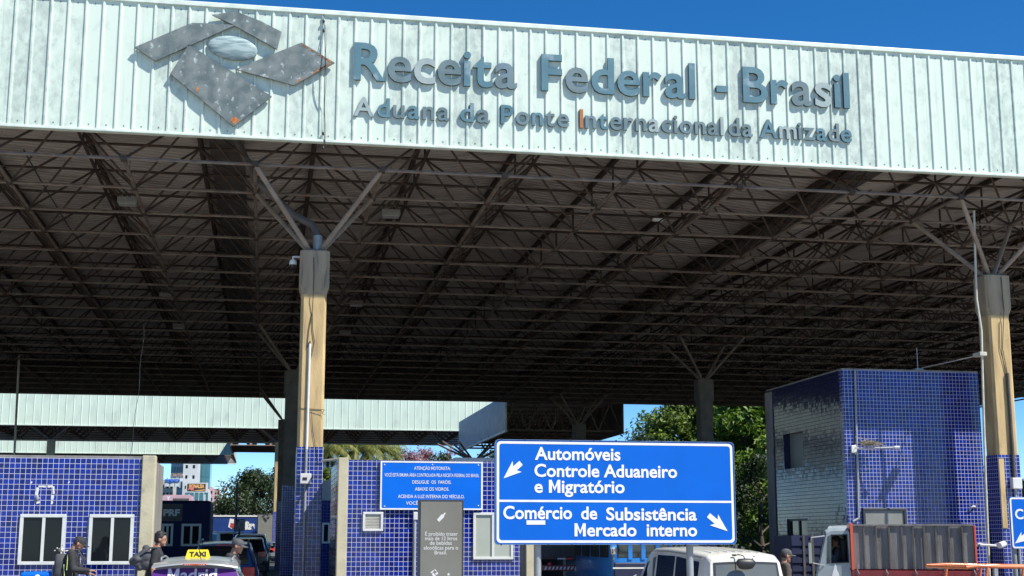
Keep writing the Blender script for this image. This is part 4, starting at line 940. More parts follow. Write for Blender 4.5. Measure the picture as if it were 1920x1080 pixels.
# blue bin by the left booth
x = xof(77, 1076, 25.6); zt = zof(77, 1072, 25.6)
t = thing('litter_bin', 'blue litter bin with a white mark, just its lid showing under the left window', 'bin', (x, 25.6, .15))
s = MB(); s.loft([[V(x + p * .26, 25.6 + q * .2, .15) for p, q in ((-1, -1), (1, -1), (1, 1), (-1, 1))], [V(x + p * .3, 25.6 + q * .24, zt - .2) for p, q in ((-1, -1), (1, -1), (1, 1), (-1, 1))]]); s.build('body', M['sign_blue'], t)
s = MB(); s.box(x - .32, x + .32, 25.34, 25.86, zt - .2, zt, .05); l = s.build('lid', M['sign_blue'], t)
s = MB(); s.ellipsoid((x - .02, 25.338, zt - .1), .05, .01, .06); s.build('mark', M['sign_white'], l)
# dark police post booth and things behind
M['navy_wall'] = mat('navy_wall', (.006, .010, .055), (.010, .016, .075), 2, rough=.6, spec=.25)
yp = 70.0; a, b, z1 = xof(250, 960, yp), xof(395, 960, yp), zof(350, 938.5, yp)
t = thing('police_booth', 'dark navy-tiled booth lettered PRF with two white-framed windows, in shade', 'booth', ((a + b) / 2, yp + 2, 0))
s = MB(); s.box(a, b, yp, yp + 4, 0, z1, .12); s.build('tiled_wall', M['navy_wall'], t)
s = MB(); s.box(a + .3, xof(342, 960, yp), yp - .03, yp, zof(330, 977, yp), zof(330, 945, yp)); sg = s.build('name_panel', M['gutter'], t)
text_obj('lettering', 'PRF', xof(306, 965, yp), xof(337, 965, yp), zof(320, 967, yp), zof(320, 955.5, yp) - zof(320, 967, yp), yp - .04, M['totem_text'], sg, bold=.05)
for p0, p1 in ((303, 324.5), (340, 377)): window(t, xof(p0, 1000, yp), xof(p1, 1000, yp), zof(340, 1024, yp), zof(340, 982, yp), yp, fr=.11)
M['hoarding'] = mat('hoarding_blue', (.015, .045, .19), (.02, .055, .22), 1, rough=.5, spec=.25)
ybn = 150.0; a, b = xof(395, 985, ybn), xof(506, 985, ybn); z1 = zof(450, 969, ybn)
t = thing('banner_wall', 'long blue hoarding with white lettering far beyond the waiting cars', 'hoarding', ((a + b) / 2, ybn, 0))
s = MB(); s.box(a - .6, b, ybn, ybn + .2, 0, z1); s.build('panel', M['hoarding'], t); s = MB(); s.box(a - .6, b, ybn - .06, ybn + .3, z1, z1 + .16); s.build('coping', M['sign_white'], t)
text_obj('lettering', 'iliza', xof(455, 990, ybn), xof(476.5, 990, ybn), zof(470, 992, ybn), .75, ybn - .02, M['sign_white'], t, bold=.06, fn=lambda x, y, z: (x + (z - 2.5) * .15, y, z))
s = MB(); q = P(437, 983, ybn); s.prism([(q.x - .5, q.z - .3), (q.x - .1, q.z - .5), (q.x + .2, q.z + .5), (q.x - .35, q.z + .6)], lambda x, z: (x, ybn - .03, z), lambda x, z: (x, ybn, z)); s.build('emblem', M['sign_white'], t)
s = MB(); s.prism([(q.x - .3, q.z - .3), (q.x + .05, q.z - .4), (q.x + .12, q.z + .1), (q.x - .25, q.z + .15)], lambda x, z: (x, ybn - .05, z), lambda x, z: (x, ybn - .02, z)); s.build('emblem', M['red_lamp'], t)
a, b, z1 = xof(482, 985, 142), xof(513, 985, 142), zof(497, 964, 142)
t = thing('info_totem', 'distant broad grey totem with a dark folded emblem, right of the blue hoarding', 'totem', ((a + b) / 2, 142, 0))
s = MB(); s.box(a, b, 142, 142.4, 0, z1, .05); s.build('frame', M['totem_frame'], t); s = MB(); s.box(a + .08, b - .08, 141.97, 141.999, .2, z1 - .1); s.build('face', M['grey_panel'], t)
s = MB(); mini_emblem(s, (a + b) / 2, zof(497, 971, 142), .42, 141.96); s.build('emblem_symbol', M['totem_frame'], t)
p = P(449, 984, 76); t = thing('display_cabinet', 'dark boxy display cabinet on a post above the cars, before the blue hoarding', 'cabinet', (p.x, 76, 0))
s = MB(); s.box(p.x - .3, p.x + .3, 75.8, 76.2, p.z - .32, p.z + .3, .03); s.build('housing', M['tile_dark'], t); s = MB(); s.tube((p.x, 76.05, 0), (p.x, 76.05, p.z - .3), .05, 8); s.build('post', M['pipe_dark'], t)
for px, y_, zt_p, zlab in ((441.5, 130, 905, 'slim dark pole standing before the big tree, nearer the brick block'), (417.5, 160, 912, 'tall pale pole far off between brick block and big tree')):
    p = P(px, 1000, y_); s = MB(); s.tube((p.x, y_, 0), (p.x, y_, zof(px, zt_p, y_)), .1, 8); tag(s.build('light_pole', M['pipe_dark' if px > 430 else 'pipe_cream'], loc=(p.x, y_, 0), smooth=50), zlab, 'pole')
# ---------------------------------------------------------------- far buildings
M['b_white'] = mat('render_white', (.62, .64, .62), (.5, .52, .5), .3, rough=.7)
M['b_beige'] = mat('render_beige', (.5, .48, .38), (.42, .4, .32), .3, rough=.7)
M['b_teal'] = mat('curtain_glass', (.05, .17, .20), (.07, .2, .24), .2, rough=.15)
M['b_brick'] = mat('brick_wall', (.42, .27, .20), (.36, .24, .18), .5, rough=.85)
M['b_pink'] = mat('pink_paint', (.58, .36, .40), (.5, .32, .35), .5, rough=.7)
M['b_bill'] = mat('billboard_black', (.04, .03, .02), rough=.5)
M['b_orange'] = mat('billboard_orange', (.8, .42, .14), rough=.5)
M['b_red'] = mat('billboard_red', (.66, .2, .14), rough=.5)
def tower(label, px0, px1, pyt, Y, m, floors, cols, win='glass', depth=14, zt=None, wv=.5, wh=.45, bands=False):
    a, b = xof(px0, 960, Y), xof(px1, 960, Y); z1 = zt or zof((px0 + px1) / 2, pyt, Y)
    t = thing('city_building', label, 'building', ((a + b) / 2, Y + depth / 2, 0))
    s = MB(); s.box(a, b, Y, Y + depth, 0, z1); s.box(a + .3, b - .3, Y + .3, Y + depth - .3, z1, z1 + .7); s.build('wall', M[m], t)
    fh = z1 / floors; cw = (b - a) / cols; cnt = 0
    for f in range(floors):
        if bands:
            s = MB(); s.box(a - .15, b + .15, Y - .25, Y - .002, f * fh, f * fh + fh * .28); s.build('balcony', M['b_beige'], t)
        for c in range(cols):
            x = a + (c + .5) * cw; z = (f + .52) * fh
            if zof(px0, 938, Y) - 4 > z or cnt >= 95: continue
            cnt += 1
            s = MB(); s.box(x - cw * wv / 2, x + cw * wv / 2, Y - .06, Y - .001, z - fh * wh / 2, z + fh * wh / 2); s.build('window', M[win], t)
    return t
tower('white city tower with two columns of dark slot windows', 340, 367, 0, 380, 'b_white', 16, 2, depth=16, zt=44, wv=.3, wh=.3)
tower('teal glass city tower beside the white tower', 367, 391, 0, 400, 'b_teal', 13, 3, win='b_teal', zt=48, wv=.9, wh=.86)
tower('beige low city block at the left of the white tower, partly hidden by the booth', 296, 322, 905, 340, 'b_beige', 8, 4)
tower('pale blue-grey city block behind the rooftop shop signs', 317, 341, 0, 420, 'b_white', 18, 5, win='b_teal', zt=46, wv=.7, wh=.6)
tower('brick apartment block with cream balconies, far right of the city view', 396, 410, 921, 420, 'b_brick', 11, 3, bands=True, wv=.5, wh=.4)
tower('pink painted city block behind the billboard edge', 388, 398, 917, 400, 'b_pink', 8, 2)
tower('low pale city block under the billboard, with glass shopfront', 345, 390, 921, 330, 'b_white', 5, 5, win='b_teal', wv=.8, wh=.7)
tower('pink shop building above the dark police booth roof', 303, 358, 934, 300, 'b_pink', 4, 3)
tower('low cream city block between brick apartments and the tree', 404, 424, 950, 440, 'b_beige', 6, 4)
for tx, a, b, py, ph, Y, m, lab in (('CENTER', 320, 344, 893, 5, 338, 'b_brick', 'red-brown rooftop letters reading Center on the pale city block'), ('elegante', 309, 337, 902.5, 6, 336, 'sign_blue', 'blue handwritten-style rooftop letters in the city, below the Center letters')):
    p = P(a, py, Y); t = thing('rooftop_lettering', lab, 'sign', (p.x, Y, p.z))
    text_obj('letters', tx, p.x, xof(b, py, Y), p.z, zof(a, py - ph, Y) - p.z, Y, M[m], t, bold=.04, depth=.2)
    s = MB(); s.box(p.x, xof(b, py, Y), Y + .12, Y + .3, p.z - 1.2, p.z - .05)
    for k in range(4): x_ = p.x + (xof(b, py, Y) - p.x) * k / 3; s.box(x_ - .06, x_ + .06, Y + .12, Y + 1.5, p.z - 1.5, p.z + .6)
    s.build('support', M['b_white'], t)
Y = 325; a, b, z0, z1 = xof(351, 915, Y), xof(388, 915, Y), zof(370, 921, Y), zof(370, 907, Y)
t = thing('billboard', 'black and orange city billboard reading Monalisa on a white frame', 'billboard', ((a + b) / 2, Y, z0))
s = MB(); s.box(a - .25, b + .25, Y, Y + .5, z0 - .3, z1 + .25); s.build('frame', M['b_white'], t)
s = MB(); s.box(a, b - .3, Y - .04, Y - .002, z0, z1); s.build('face', M['b_bill'], t)
text_obj('lettering', 'MONALISA', a + .4, b - .6, z0 + .75, .78, Y - .06, M['b_orange'], t, bold=.05)
s = MB(); s.prism([(a + .1, z0 + .1), (a + .55, z0 + 1.2), (a + .9, z0 + .7), (a + 1.4, z0 + 1.3), (a + 1.5, z0 + .3), (a + 1.0, z0 + .1), (a + .6, z0 + .5)], lambda x, z: (x, Y - .09, z), lambda x, z: (x, Y - .06, z)); s.build('swash', M['b_red'], t)
s = MB(); s.prism([(a + 1.3, z0 + .1), (b - .4, z0 + .45), (b - .4, z0 + .2), (a + 2.2, z0 + .02)], lambda x, z: (x, Y - .08, z), lambda x, z: (x, Y - .05, z)); s.build('swash', M['b_orange'], t)
for x in (a + .4, b - .4): s = MB(); s.box(x - .15, x + .15, Y + .2, Y + .6, 0, z0); s.build('post', M['b_white'], t)
Y = 298; p = P(314, 937, Y); t = thing('shop_sign', 'pink shop sign with a white Y over the dark police booth', 'sign', (p.x, Y, p.z))
s = MB(); s.box(p.x - 1.1, p.x + 4.8, Y, Y + .3, p.z - .6, p.z + .85); s.build('board', M['b_pink'], t)
text_obj('lettering', 'Y', p.x - .3, None, p.z - .1, .75, Y - .03, M['sign_white'], t, bold=.05)
s = MB(); s.box(p.x + 1.1, p.x + 4.4, Y - .03, Y - .002, p.z - .25, p.z + .3); s.build('dark_band', M['gutter'], t)

# ---------------------------------------------------------------- trees
def leaves(s, rnd, centres, n, size, spread, flat=.6):
    for c, r in centres:
        for k in range(int(n)):
            d = V(rnd.gauss(0, 1), rnd.gauss(0, 1), rnd.gauss(0, 1)).normalized() * (rnd.random() ** .45) * r
            p = c + V(d.x, d.y, d.z * .8)
            nrm = (d.normalized() * .7 + V(rnd.uniform(-1, 1), rnd.uniform(-1, 1), rnd.uniform(-.2, 1.2))).normalized(); u = nrm.orthogonal().normalized(); u = (u * cos(k * 2.4) + nrm.cross(u) * sin(k * 2.4)); v = nrm.cross(u)
            a = size * rnd.uniform(.6, 1.3); b = a * rnd.uniform(.32, .5)
            s.add([p - u * a * .5, p - v * b * .5 + nrm * a * .06, p + u * a * .5, p + v * b * .5 + nrm * a * .06], [(0, 1, 2, 3)])
def tree(name, label, loc, H, R, seed, leaf='leaf', n=130, size=.34, nclump=46, low=.28, trunk_r=.22, group=None, clump=.95, shape=1.0):
    rnd = random.Random(seed); t = thing(name, label, 'tree', loc, group, local=True)
    s = MB(); s.path([V(0, 0, -.2), V(.1, .05, H * .18), V(-.05, .1, H * .35), V(.1, 0, H * .55), V(0, .05, H * .8)], [trunk_r * 1.25, trunk_r, trunk_r * .85, trunk_r * .5, trunk_r * .12], 8)
    cs = []
    for k in range(nclump):
        th = rnd.uniform(0, 2 * pi); zz = low + (1 - low) * (k + rnd.random()) / nclump
        prof = sin(pi * min(1, max(.02, (zz - low) / (1 - low))) ** .75 * .93 + .2) * shape; rr = R * max(.15, prof) * (.35 + .65 * sqrt(rnd.random()))
        cs.append((V(rr * cos(th), rr * sin(th), H * zz * .95), clump * rnd.uniform(.6, 1.25) * R * .27))
    for c, r in cs[::3]:
        b0 = V(0, 0, max(H * .2, c.z - rnd.uniform(.8, 2.2))); m_ = b0.lerp(c, .5) + V(0, 0, .25)
        s.path([b0, m_, c], [trunk_r * .42, trunk_r * .25, .02], 5)
    s.build('trunk', M['bark'], t, smooth=60)
    s = MB(); leaves(s, rnd, cs, n, size, 1)
    s.build('crown', M[leaf], t, fix=False)
    return t
def tree_at(px, Y, pyt, R, seed, label, name='leafy_tree', **kw):
    x = xof(px, 950, Y); gz_ = GZ(x); return tree(name, label, (x, Y, gz_), zof(px, pyt, Y) - gz_, R, seed, **kw)
G = 'trees beyond the canopies'
tree_at(1400, 101, 700, 6.4, 1, 'broad dense green tree right of the shaded column behind the large sign', group=G, leaf='leaf', n=260, nclump=100, low=.14, size=.5)
tree_at(1285, 104, 735, 5.2, 2, 'yellow-green tree just left of the shaded column behind the large sign', group=G, leaf='leaf_yellow', n=240, nclump=74, low=.2, size=.48)
tree_at(1225, 112, 762, 4.0, 3, 'thin open olive tree against blue sky, left end of the right-hand trees', group=G, leaf='leaf', n=80, nclump=46, size=.38, low=.2, trunk_r=.16)
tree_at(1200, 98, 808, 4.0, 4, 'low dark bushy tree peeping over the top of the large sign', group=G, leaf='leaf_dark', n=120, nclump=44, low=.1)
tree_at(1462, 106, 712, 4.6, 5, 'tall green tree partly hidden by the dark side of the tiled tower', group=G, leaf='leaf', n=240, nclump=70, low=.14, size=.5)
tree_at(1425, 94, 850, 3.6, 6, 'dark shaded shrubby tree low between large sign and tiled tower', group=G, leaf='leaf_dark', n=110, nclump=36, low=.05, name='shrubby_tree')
tree_at(1345, 118, 690, 7.0, 23, 'tall green tree filling the gap behind the shaded column, farther back', group=G, leaf='leaf', n=240, nclump=90, low=.14, size=.55)
tree_at(1856, 70, 880, 2.6, 7, 'small bushy tree glimpsed between the tower edge and right column', group=G, leaf='leaf', n=120, nclump=36, low=.05, name='shrubby_tree')
tree_at(1925, 66, 900, 2.6, 8, 'small bushy tree behind the cut-off sign at right edge', group=G, leaf='leaf', n=120, nclump=36, low=.05, name='shrubby_tree')
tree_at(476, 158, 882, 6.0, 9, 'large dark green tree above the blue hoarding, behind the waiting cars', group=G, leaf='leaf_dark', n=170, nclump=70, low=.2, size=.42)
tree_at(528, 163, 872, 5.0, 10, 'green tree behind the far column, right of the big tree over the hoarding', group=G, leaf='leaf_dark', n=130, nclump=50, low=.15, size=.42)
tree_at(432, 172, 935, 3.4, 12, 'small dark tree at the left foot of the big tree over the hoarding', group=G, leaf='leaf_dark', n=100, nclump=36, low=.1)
tree_at(770, 142, 838, 3.0, 13, 'pale pink flowering tree nearest the palms above the blue notice', group=G, leaf='leaf_pink', n=80, nclump=40, low=.45, size=.3, name='flowering_tree')
tree_at(795, 150, 834, 3.4, 14, 'pink flowering tree in the middle above the blue notice board', group=G, leaf='leaf_pink', n=90, nclump=44, low=.45, size=.3, name='flowering_tree')
tree_at(843, 155, 838, 2.4, 15, 'sparse pink flowering tree beside the blue-grey side fascia', group=G, leaf='leaf_pink', n=60, nclump=26, low=.5, size=.3, name='flowering_tree')
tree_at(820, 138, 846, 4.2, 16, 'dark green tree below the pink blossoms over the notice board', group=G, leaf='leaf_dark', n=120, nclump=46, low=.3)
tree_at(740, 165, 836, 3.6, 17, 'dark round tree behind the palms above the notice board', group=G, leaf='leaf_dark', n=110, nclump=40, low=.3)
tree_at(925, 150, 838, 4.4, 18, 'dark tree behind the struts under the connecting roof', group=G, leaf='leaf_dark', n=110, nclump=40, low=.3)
tree_at(612, 141, 872, 2.6, 19, 'bush-like tree low between conduit column and middle booth', group=G, leaf='leaf_yellow', n=110, nclump=36, low=.2, name='shrubby_tree')
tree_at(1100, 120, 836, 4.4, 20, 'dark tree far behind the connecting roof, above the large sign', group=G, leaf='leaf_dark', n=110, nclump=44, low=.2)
def palm(label, px, Y, pyc, seed, R=2.6, n=22):
    rnd = random.Random(seed); x = xof(px, 950, Y); zc = zof(px, pyc, Y)
    t = thing('palm_tree', label, 'palm', (x, Y, 0), 'palms above the middle booth', local=True)
    s = MB(); s.path([V(0, 0, -.2), V(.1, 0, zc * .3), V(.05, 0, zc * .7), V(0, 0, zc)], [.22, .17, .15, .16], 9); s.build('trunk', M['bark'], t, smooth=60)
    s = MB()
    for k in range(n):
        th = 2 * pi * k / n + rnd.uniform(-.2, .2); el = rnd.uniform(.05, 1.0); L = R * 1.45 * rnd.uniform(.8, 1.2); p = V(0, 0, zc); d = V(cos(th) * cos(el), sin(th) * cos(el), sin(el)); pts = [p.copy()]
        for j in range(9): p = p + d * L / 9; d = (d + V(0, 0, -.24)).normalized(); pts.append(p.copy())
        s.path(pts, [.04 * (1 - j / 11) for j in range(10)], 4)
        for j in range(1, 10):
            a = pts[j]; dd = (pts[j] - pts[j - 1]).normalized(); side = dd.cross(V(0, 0, 1)).normalized()
            for sg in (-1, 1):
                for u in (0, .33, .66):
                    q = a - dd * L / 9 * u; ln = 1.0 * sin(pi * (j - u + .6) / 11) + .12; tip = q + side * sg * ln * .75 + V(0, 0, -ln * .62) + dd * .22; wv = dd * .075
                    s.add([q - wv, q + wv, tip], [(0, 1, 2)])
    s.build('crown', M['palm'], t, fix=False)
palm('palm with arching yellow-green fronds beside the conduit column', 612, 146, 846, 1, 2.4)
palm('palm with drooping fronds above the middle booth pilaster', 668, 148, 847, 2, 2.9)
palm('palm with the widest fronds, just left of the notice board top', 706, 150, 846, 3, 3.1)
# ---------------------------------------------------------------- vehicles (local axes: +Y is forward, z = 0 the road)
def paint(name, c, rough=.28, dusty=None): 
    return mat(name, c, dusty or tuple(x * .82 + .02 for x in c), 3, rough=rough, coat=.5, bump=0)
M['p_purple'] = paint('purple_film', (.085, .016, .17)); M['p_silver'] = paint('silver_paint', (.33, .345, .345)); M['p_blue'] = paint('blue_paint', (.012, .045, .16))
M['p_black'] = paint('black_paint', (.012, .013, .015)); M['p_white'] = paint('white_paint', (.72, .72, .67), .35, (.6, .59, .52)); M['p_grey'] = paint('grey_paint', (.16, .17, .18))
M['p_vanside'] = paint('dusty_silver', (.34, .345, .33), .4); M['p_cab'] = paint('cab_grey', (.33, .38, .40), .45, (.26, .30, .31)); M['p_darkred'] = paint('dark_red_paint', (.23, .014, .018), .45, (.16, .014, .015))
M['p_red'] = paint('bright_red_paint', (.75, .10, .045), .45); M['p_orange'] = paint('orange_paint', (.72, .17, .03), .5, (.55, .14, .04)); M['p_bus'] = paint('bus_blue', (.01, .20, .62), .35)
M['taxi_yellow'] = mat('taxi_yellow', (.80, .62, .02), rough=.35); M['text_black'] = mat('text_black', (.015, .015, .015), rough=.5); M['text_lilac'] = mat('text_lilac', (.72, .66, .76), rough=.5)
M['van_glass'] = mat('van_glass', (.10, .115, .11), (.14, .15, .14), 1.2, rough=.1, coat=.5)
M['navy'] = mat('navy_paint', (.012, .017, .05), (.02, .025, .06), 4, rough=.5)
M['wood'] = mat('stained_board', (.25, .232, .215), (.13, .12, .11), 1.6, detail=10, rough=.8, stretch=(3, 1, .5), c3=(.42, .40, .37), s3=3.2, lo3=.6, hi3=.78, bump=.3, bscale=18)
M['wood_dark'] = mat('dark_rib', (.07, .063, .058), (.12, .11, .10), 3, rough=.8)

def lower_ring(y, z0, z1, w, wt=None):
    wt = wt or w; r = min(.10, (z1 - z0) * .3)
    h = [(w * .82, z0), (w * .97, z0 + .06), (w, z0 + .16), (w, (z0 + z1) * .5 + .05), (wt * .99, z1 - r), (wt * .96, z1 - r * .35), (wt * .88, z1), (wt * .5, z1 + .012), (0, z1 + .016)]
    return [V(x, y, z) for x, z in h] + [V(-x, y, z) for x, z in h[-2::-1]]
class GH:
    def __init__(s, st): s.st = st
    def par(s, y):
        st = s.st
        for a, b in zip(st, st[1:]):
            if a[0] <= y <= b[0]:
                t = (y - a[0]) / max(1e-6, b[0] - a[0]); return [a[i] + (b[i] - a[i]) * t for i in range(5)]
        return list(st[0] if y < st[0][0] else st[-1])
    def ring(s, y, zb, zr, wb, wr):
        r = min(.09, max(.004, (zr - zb) * .3)); h = [(wb, zb), (wb + (wr - wb) * .5 + .006, zb + (zr - r - zb) * .5), (wr, zr - r)]
        for k in range(1, 5): a = pi / 2 * k / 4; h.append((wr - r * 1.3 + r * 1.3 * cos(a), zr - r + r * sin(a)))
        h += [(wr * .45, zr + .018), (0, zr + .024)]
        return [V(x, y, z) for x, z in h] + [V(-x, y, z) for x, z in h[-2::-1]]
    def rings(s): return [s.ring(*q) for q in s.st]
    def side(s, y, t, sg, off=.012):
        y_, zb, zr, wb, wr = s.par(y); r = min(.09, max(.004, (zr - zb) * .3)); zt = zr - r
        return V(sg * (wb + (wr - wb) * t + off + .012 * t * (1 - t) * 2), y, zb + (zt - zb) * t)
    def side_pane(s, corners, sg, th=.012):     # corners: (y, t) polygon
        f = [s.side(y, t, sg, .013) for y, t in corners]; b = [s.side(y, t, sg, -.01) for y, t in corners]; n = len(f)
        return MB().add(f + b, [tuple(range(n)), tuple(range(2 * n - 1, n - 1, -1))] + [(k, n + k, n + (k + 1) % n, (k + 1) % n) for k in range(n)])
    def screen(s, i, j, s0, s1, mx=.86, off=.012, ny=4, nx=8):
        a, b = s.st[i], s.st[j]; va = []; sgn = -1 if i < j else 1
        for q in range(ny + 1):
            t = s0 + (s1 - s0) * q / ny; p = [a[k] + (b[k] - a[k]) * t for k in range(5)]
            w_ = p[4] * mx + (p[3] - p[4]) * 0; tang = V(0, b[0] - a[0], b[2] - a[2]).normalized(); nrm = V(0, -tang.z, tang.y)
            if nrm.z < 0: nrm = -nrm
            for k in range(nx + 1):
                x = w_ * (2 * k / nx - 1); va.append(V(x, p[0], p[2] + .024 * (1 - (x / max(.01, p[4])) ** 2)) + nrm * off)
        f = [(q * (nx + 1) + k, q * (nx + 1) + k + 1, (q + 1) * (nx + 1) + k + 1, (q + 1) * (nx + 1) + k) for q in range(ny) for k in range(nx)]
        return MB().add(va, f)
def wheel(t, x, y, r=.31, w=.2):
    sg = 1 if x > 0 else -1; h = w / 2
    s = MB(); s.lathe([(-h, r * .62), (-h, r * .9), (-h * .7, r * .985), (0, r), (h * .7, r * .985), (h, r * .9), (h, r * .62)], (x, y, r), 'x', 24); wh = s.build('wheel', M['rubber'], t, smooth=40)
    s = MB(); s.lathe([(sg * h * .2, r * .1), (sg * h * .8, r * .12), (sg * h * .8, r * .15)], (x, y, r), 'x', 12)
    for k in range(5):
        a = 2 * pi * k / 5; s.box(x + sg * h * .75 - .012, x + sg * h * .75 + .012, y - .02, y + .02, r, r + .01)
        s.add([V(x + sg * h * .8, y + r * (.1 * cos(a) - u * .07 * sin(a)), r + r * (.1 * sin(a) + u * .07 * cos(a))) for u in (-1, 1)] + [V(x + sg * h * .9, y + r * (.64 * cos(a) - u * .1 * sin(a)), r + r * (.64 * sin(a) + u * .1 * cos(a))) for u in (1, -1)], [(0, 1, 2, 3)])
    s.lathe([(-h * .95, r * .615), (h * .95, r * .615), (h * .95, r * .56), (-h * .95, r * .56)], (x, y, r), 'x', 24)
    s.build('rim', M['rim'], wh, smooth=40)
    s = MB(); s.lathe([(-.01, r * .56), (.01, r * .56)], (x, y, r), 'x', 16); s.build('brake_disc', M['pipe_dark'], wh)
def arches(t, x, ys, r=.36):
    for y in ys:
        for sg in (-1, 1):
            s = MB(); n = 14; pts = []
            for k in range(n + 1): a = pi * k / n; pts.append((y + r * cos(a), .3 + r * sin(a)))
            s.prism(pts, lambda q, z: (sg * (x + .012), q, z), lambda q, z: (sg * (x - .02), q, z)); s.build('wheel_arch', M['black_plastic'], t)
def car(name, label, cat, loc, rz, low, gh, body, roofm=None, glass='car_glass', sides=(), rear=(0, 1, .12, .9), front=(-1, -2, .12, .9), wheels=(-1.3, 1.28), wr=.31, track=.74, lamps=None, group=None, rear_m=None, rear_mx=.86):
    t = thing(name, label, cat, loc, group, rz, local=True)
    s = MB(); s.loft([lower_ring(*q) for q in low]); b = s.build('body', M[body], t, smooth=38)
    g = GH(gh); s = MB(); s.loft(g.rings()); s.build('cabin', M[roofm or body], t, smooth=38)
    for poly in sides:
        for sg in (-1, 1): g.side_pane(poly, sg).build('side_window', M[glass], t)
    n = len(gh)
    if rear: g.screen(rear[0], rear[1], rear[2], rear[3], rear_mx).build('rear_window', M[rear_m or glass], t, smooth=60)
    if front: g.screen(n + front[0], n + front[1], front[2], front[3]).build('windscreen', M[glass], t, smooth=60)
    arches(t, low[len(low) // 2][3], wheels, wr + .06)
    for y in wheels:
        for sg in (-1, 1): wheel(t, sg * track, y, wr)
    yr, yf_ = low[0][0], low[-1][0]; wv = low[0][3]; zl = low[0][2]
    lz = lamps or (zl - .26, zl - .06)
    for sg in (-1, 1):
        s = MB(); s.box(sg * (wv * .60), sg * (wv * 1.015), yr - .03, yr + .22, lz[0], lz[1], .025); s.build('tail_lamp', M['red_lamp'], t)
        s = MB(); s.box(sg * (low[-1][3] * .55), sg * (low[-1][3] * 1.01), yf_ - .2, yf_ + .03, .6, .76, .03); s.build('headlight', M['lamp_lens'], t)
        s = MB(); y = gh[-2][0] + .12; s.tube((sg * (low[2][3] - .05), y, gh[1][1] + .06), (sg * (low[2][3] + .1), y, gh[1][1] + .09), .02, 6); s.ellipsoid((sg * (low[2][3] + .15), y, gh[1][1] + .11), .09, .05, .075); s.build('mirror', M['black_plastic'], t, smooth=50)
        for yy in (-.55, .35): s = MB(); s.box(sg * low[2][3], sg * (low[2][3] + .022), yy, yy + .16, gh[1][1] - .12, gh[1][1] - .085, .008); s.build('handle', M['black_plastic'], t)
    s = MB(); s.box(-wv * .98, wv * .98, yr - .05, yr + .12, .34, .56, .03); s.build('bumper', M['black_plastic'], t); s = MB(); s.box(-low[-1][3] * .98, low[-1][3] * .98, yf_ - .12, yf_ + .05, .3, .52, .03); s.build('bumper', M['black_plastic'], t)
    s = MB(); s.box(-.2, .2, yr - .035, yr + .01, .66, .79, .004); s.build('number_plate', M['plate'], t)
    return t, g
# taxi: silver hatch with purple film
XT = P(366, 1050, 20.2).x
low = [(-2.0, .34, .96, .74), (-1.9, .26, 1.0, .82), (-1.2, .2, 1.0, .85), (0, .2, .98, .85), (.9, .2, .96, .84), (1.5, .22, .88, .81), (1.95, .28, .72, .72), (2.02, .34, .62, .62)]
gh = [(-2.0, .93, .98, .77, .70), (-1.66, .95, 1.50, .79, .535), (-1.1, .96, 1.53, .80, .56), (-.2, .95, 1.55, .80, .57), (.35, .94, 1.5, .79, .55), (1.15, .92, .96, .78, .70)]
taxi, g = car('taxi', 'silver taxi with yellow roof sign and purple film over its rear window', 'taxi', (XT, 22.0, 0), 0, low, gh, 'p_silver', sides=([(-1.5, .12), (-1.35, .88), (-.45, .92), (-.45, .1)], [(-.37, .1), (-.37, .92), (.3, .9), (.85, .12)]), rear=(0, 1, -.05, .80), rear_m='p_purple', rear_mx=1.0)
s = MB()
prof = [(-.50, 1.49), (-.505, 1.53), (-.72, 1.525), (-.95, 1.485), (-.96, 1.465), (-.72, 1.47)]
for_rings = []
for k in range(13):
    u = -1 + 2 * k / 12; x = .595 * u; dz = -.055 * u * u; dy = .10 * u * u; for_rings.append([V(x, -.92 + a + dy + .0, z + dz + .012) for a, z in prof])
s.loft(for_rings); s.build('spoiler', M['p_silver'], taxi, smooth=40)
s = MB(); s.box(-.16, .16, -1.895, -1.84, 1.462, 1.487, .008); s.build('brake_light', M['red_lamp'], taxi)
s = MB()
for k in range(9): s.box(-.14 + k * .032, -.122 + k * .032, -1.9, -1.894, 1.466, 1.482)
s.build('brake_light_cells', M['let_rust'], taxi)
s = MB(); s.tube((.07, -1.55, 1.545), (.02, -1.75, 1.80), .006, 5); s.build('aerial', M['cable'], taxi)
for sg in (-1, 1): s = MB(); s.path([V(sg * .50, -1.3, 1.52), V(sg * .51, -1.2, 1.56), V(sg * .52, -.2, 1.575), V(sg * .51, .25, 1.54)], .014, 6); s.build('roof_rail', M['p_silver'], taxi, smooth=50)
s = MB(); s.loft([[V(x * k, y * k2 - 1.0, z) for x, y in ((-.175, -.09), (.175, -.09), (.175, .09), (-.175, .09))] for k, k2, z in ((1, 1, 1.53), (1.0, 1, 1.565), (.84, .62, 1.665), (.78, .4, 1.675))]); sgn = s.build('taxi_sign', M['taxi_yellow'], taxi)
def sgfn(x, y, z): return (x, -1.090 + (z - 1.565) * .34 - .006 + y, z)
text_obj('lettering', 'TAXI', -.12, .12, 1.582, .062, 0, M['text_black'], sgn, bold=.045, fn=sgfn)
a0, a1 = g.st[0], g.st[1]
def glassfn(x, y, z): t = (z - a0[2]) / (a1[2] - a0[2]); return (x, a0[0] + (a1[0] - a0[0]) * t - .020 - .012 * (1 - (x / .6) ** 2) + y, z + .008)
text_obj('lettering', 'Madrid', -.37, .31, 1.245, .16, 0, M['text_lilac'], taxi, bold=.022, fn=glassfn)
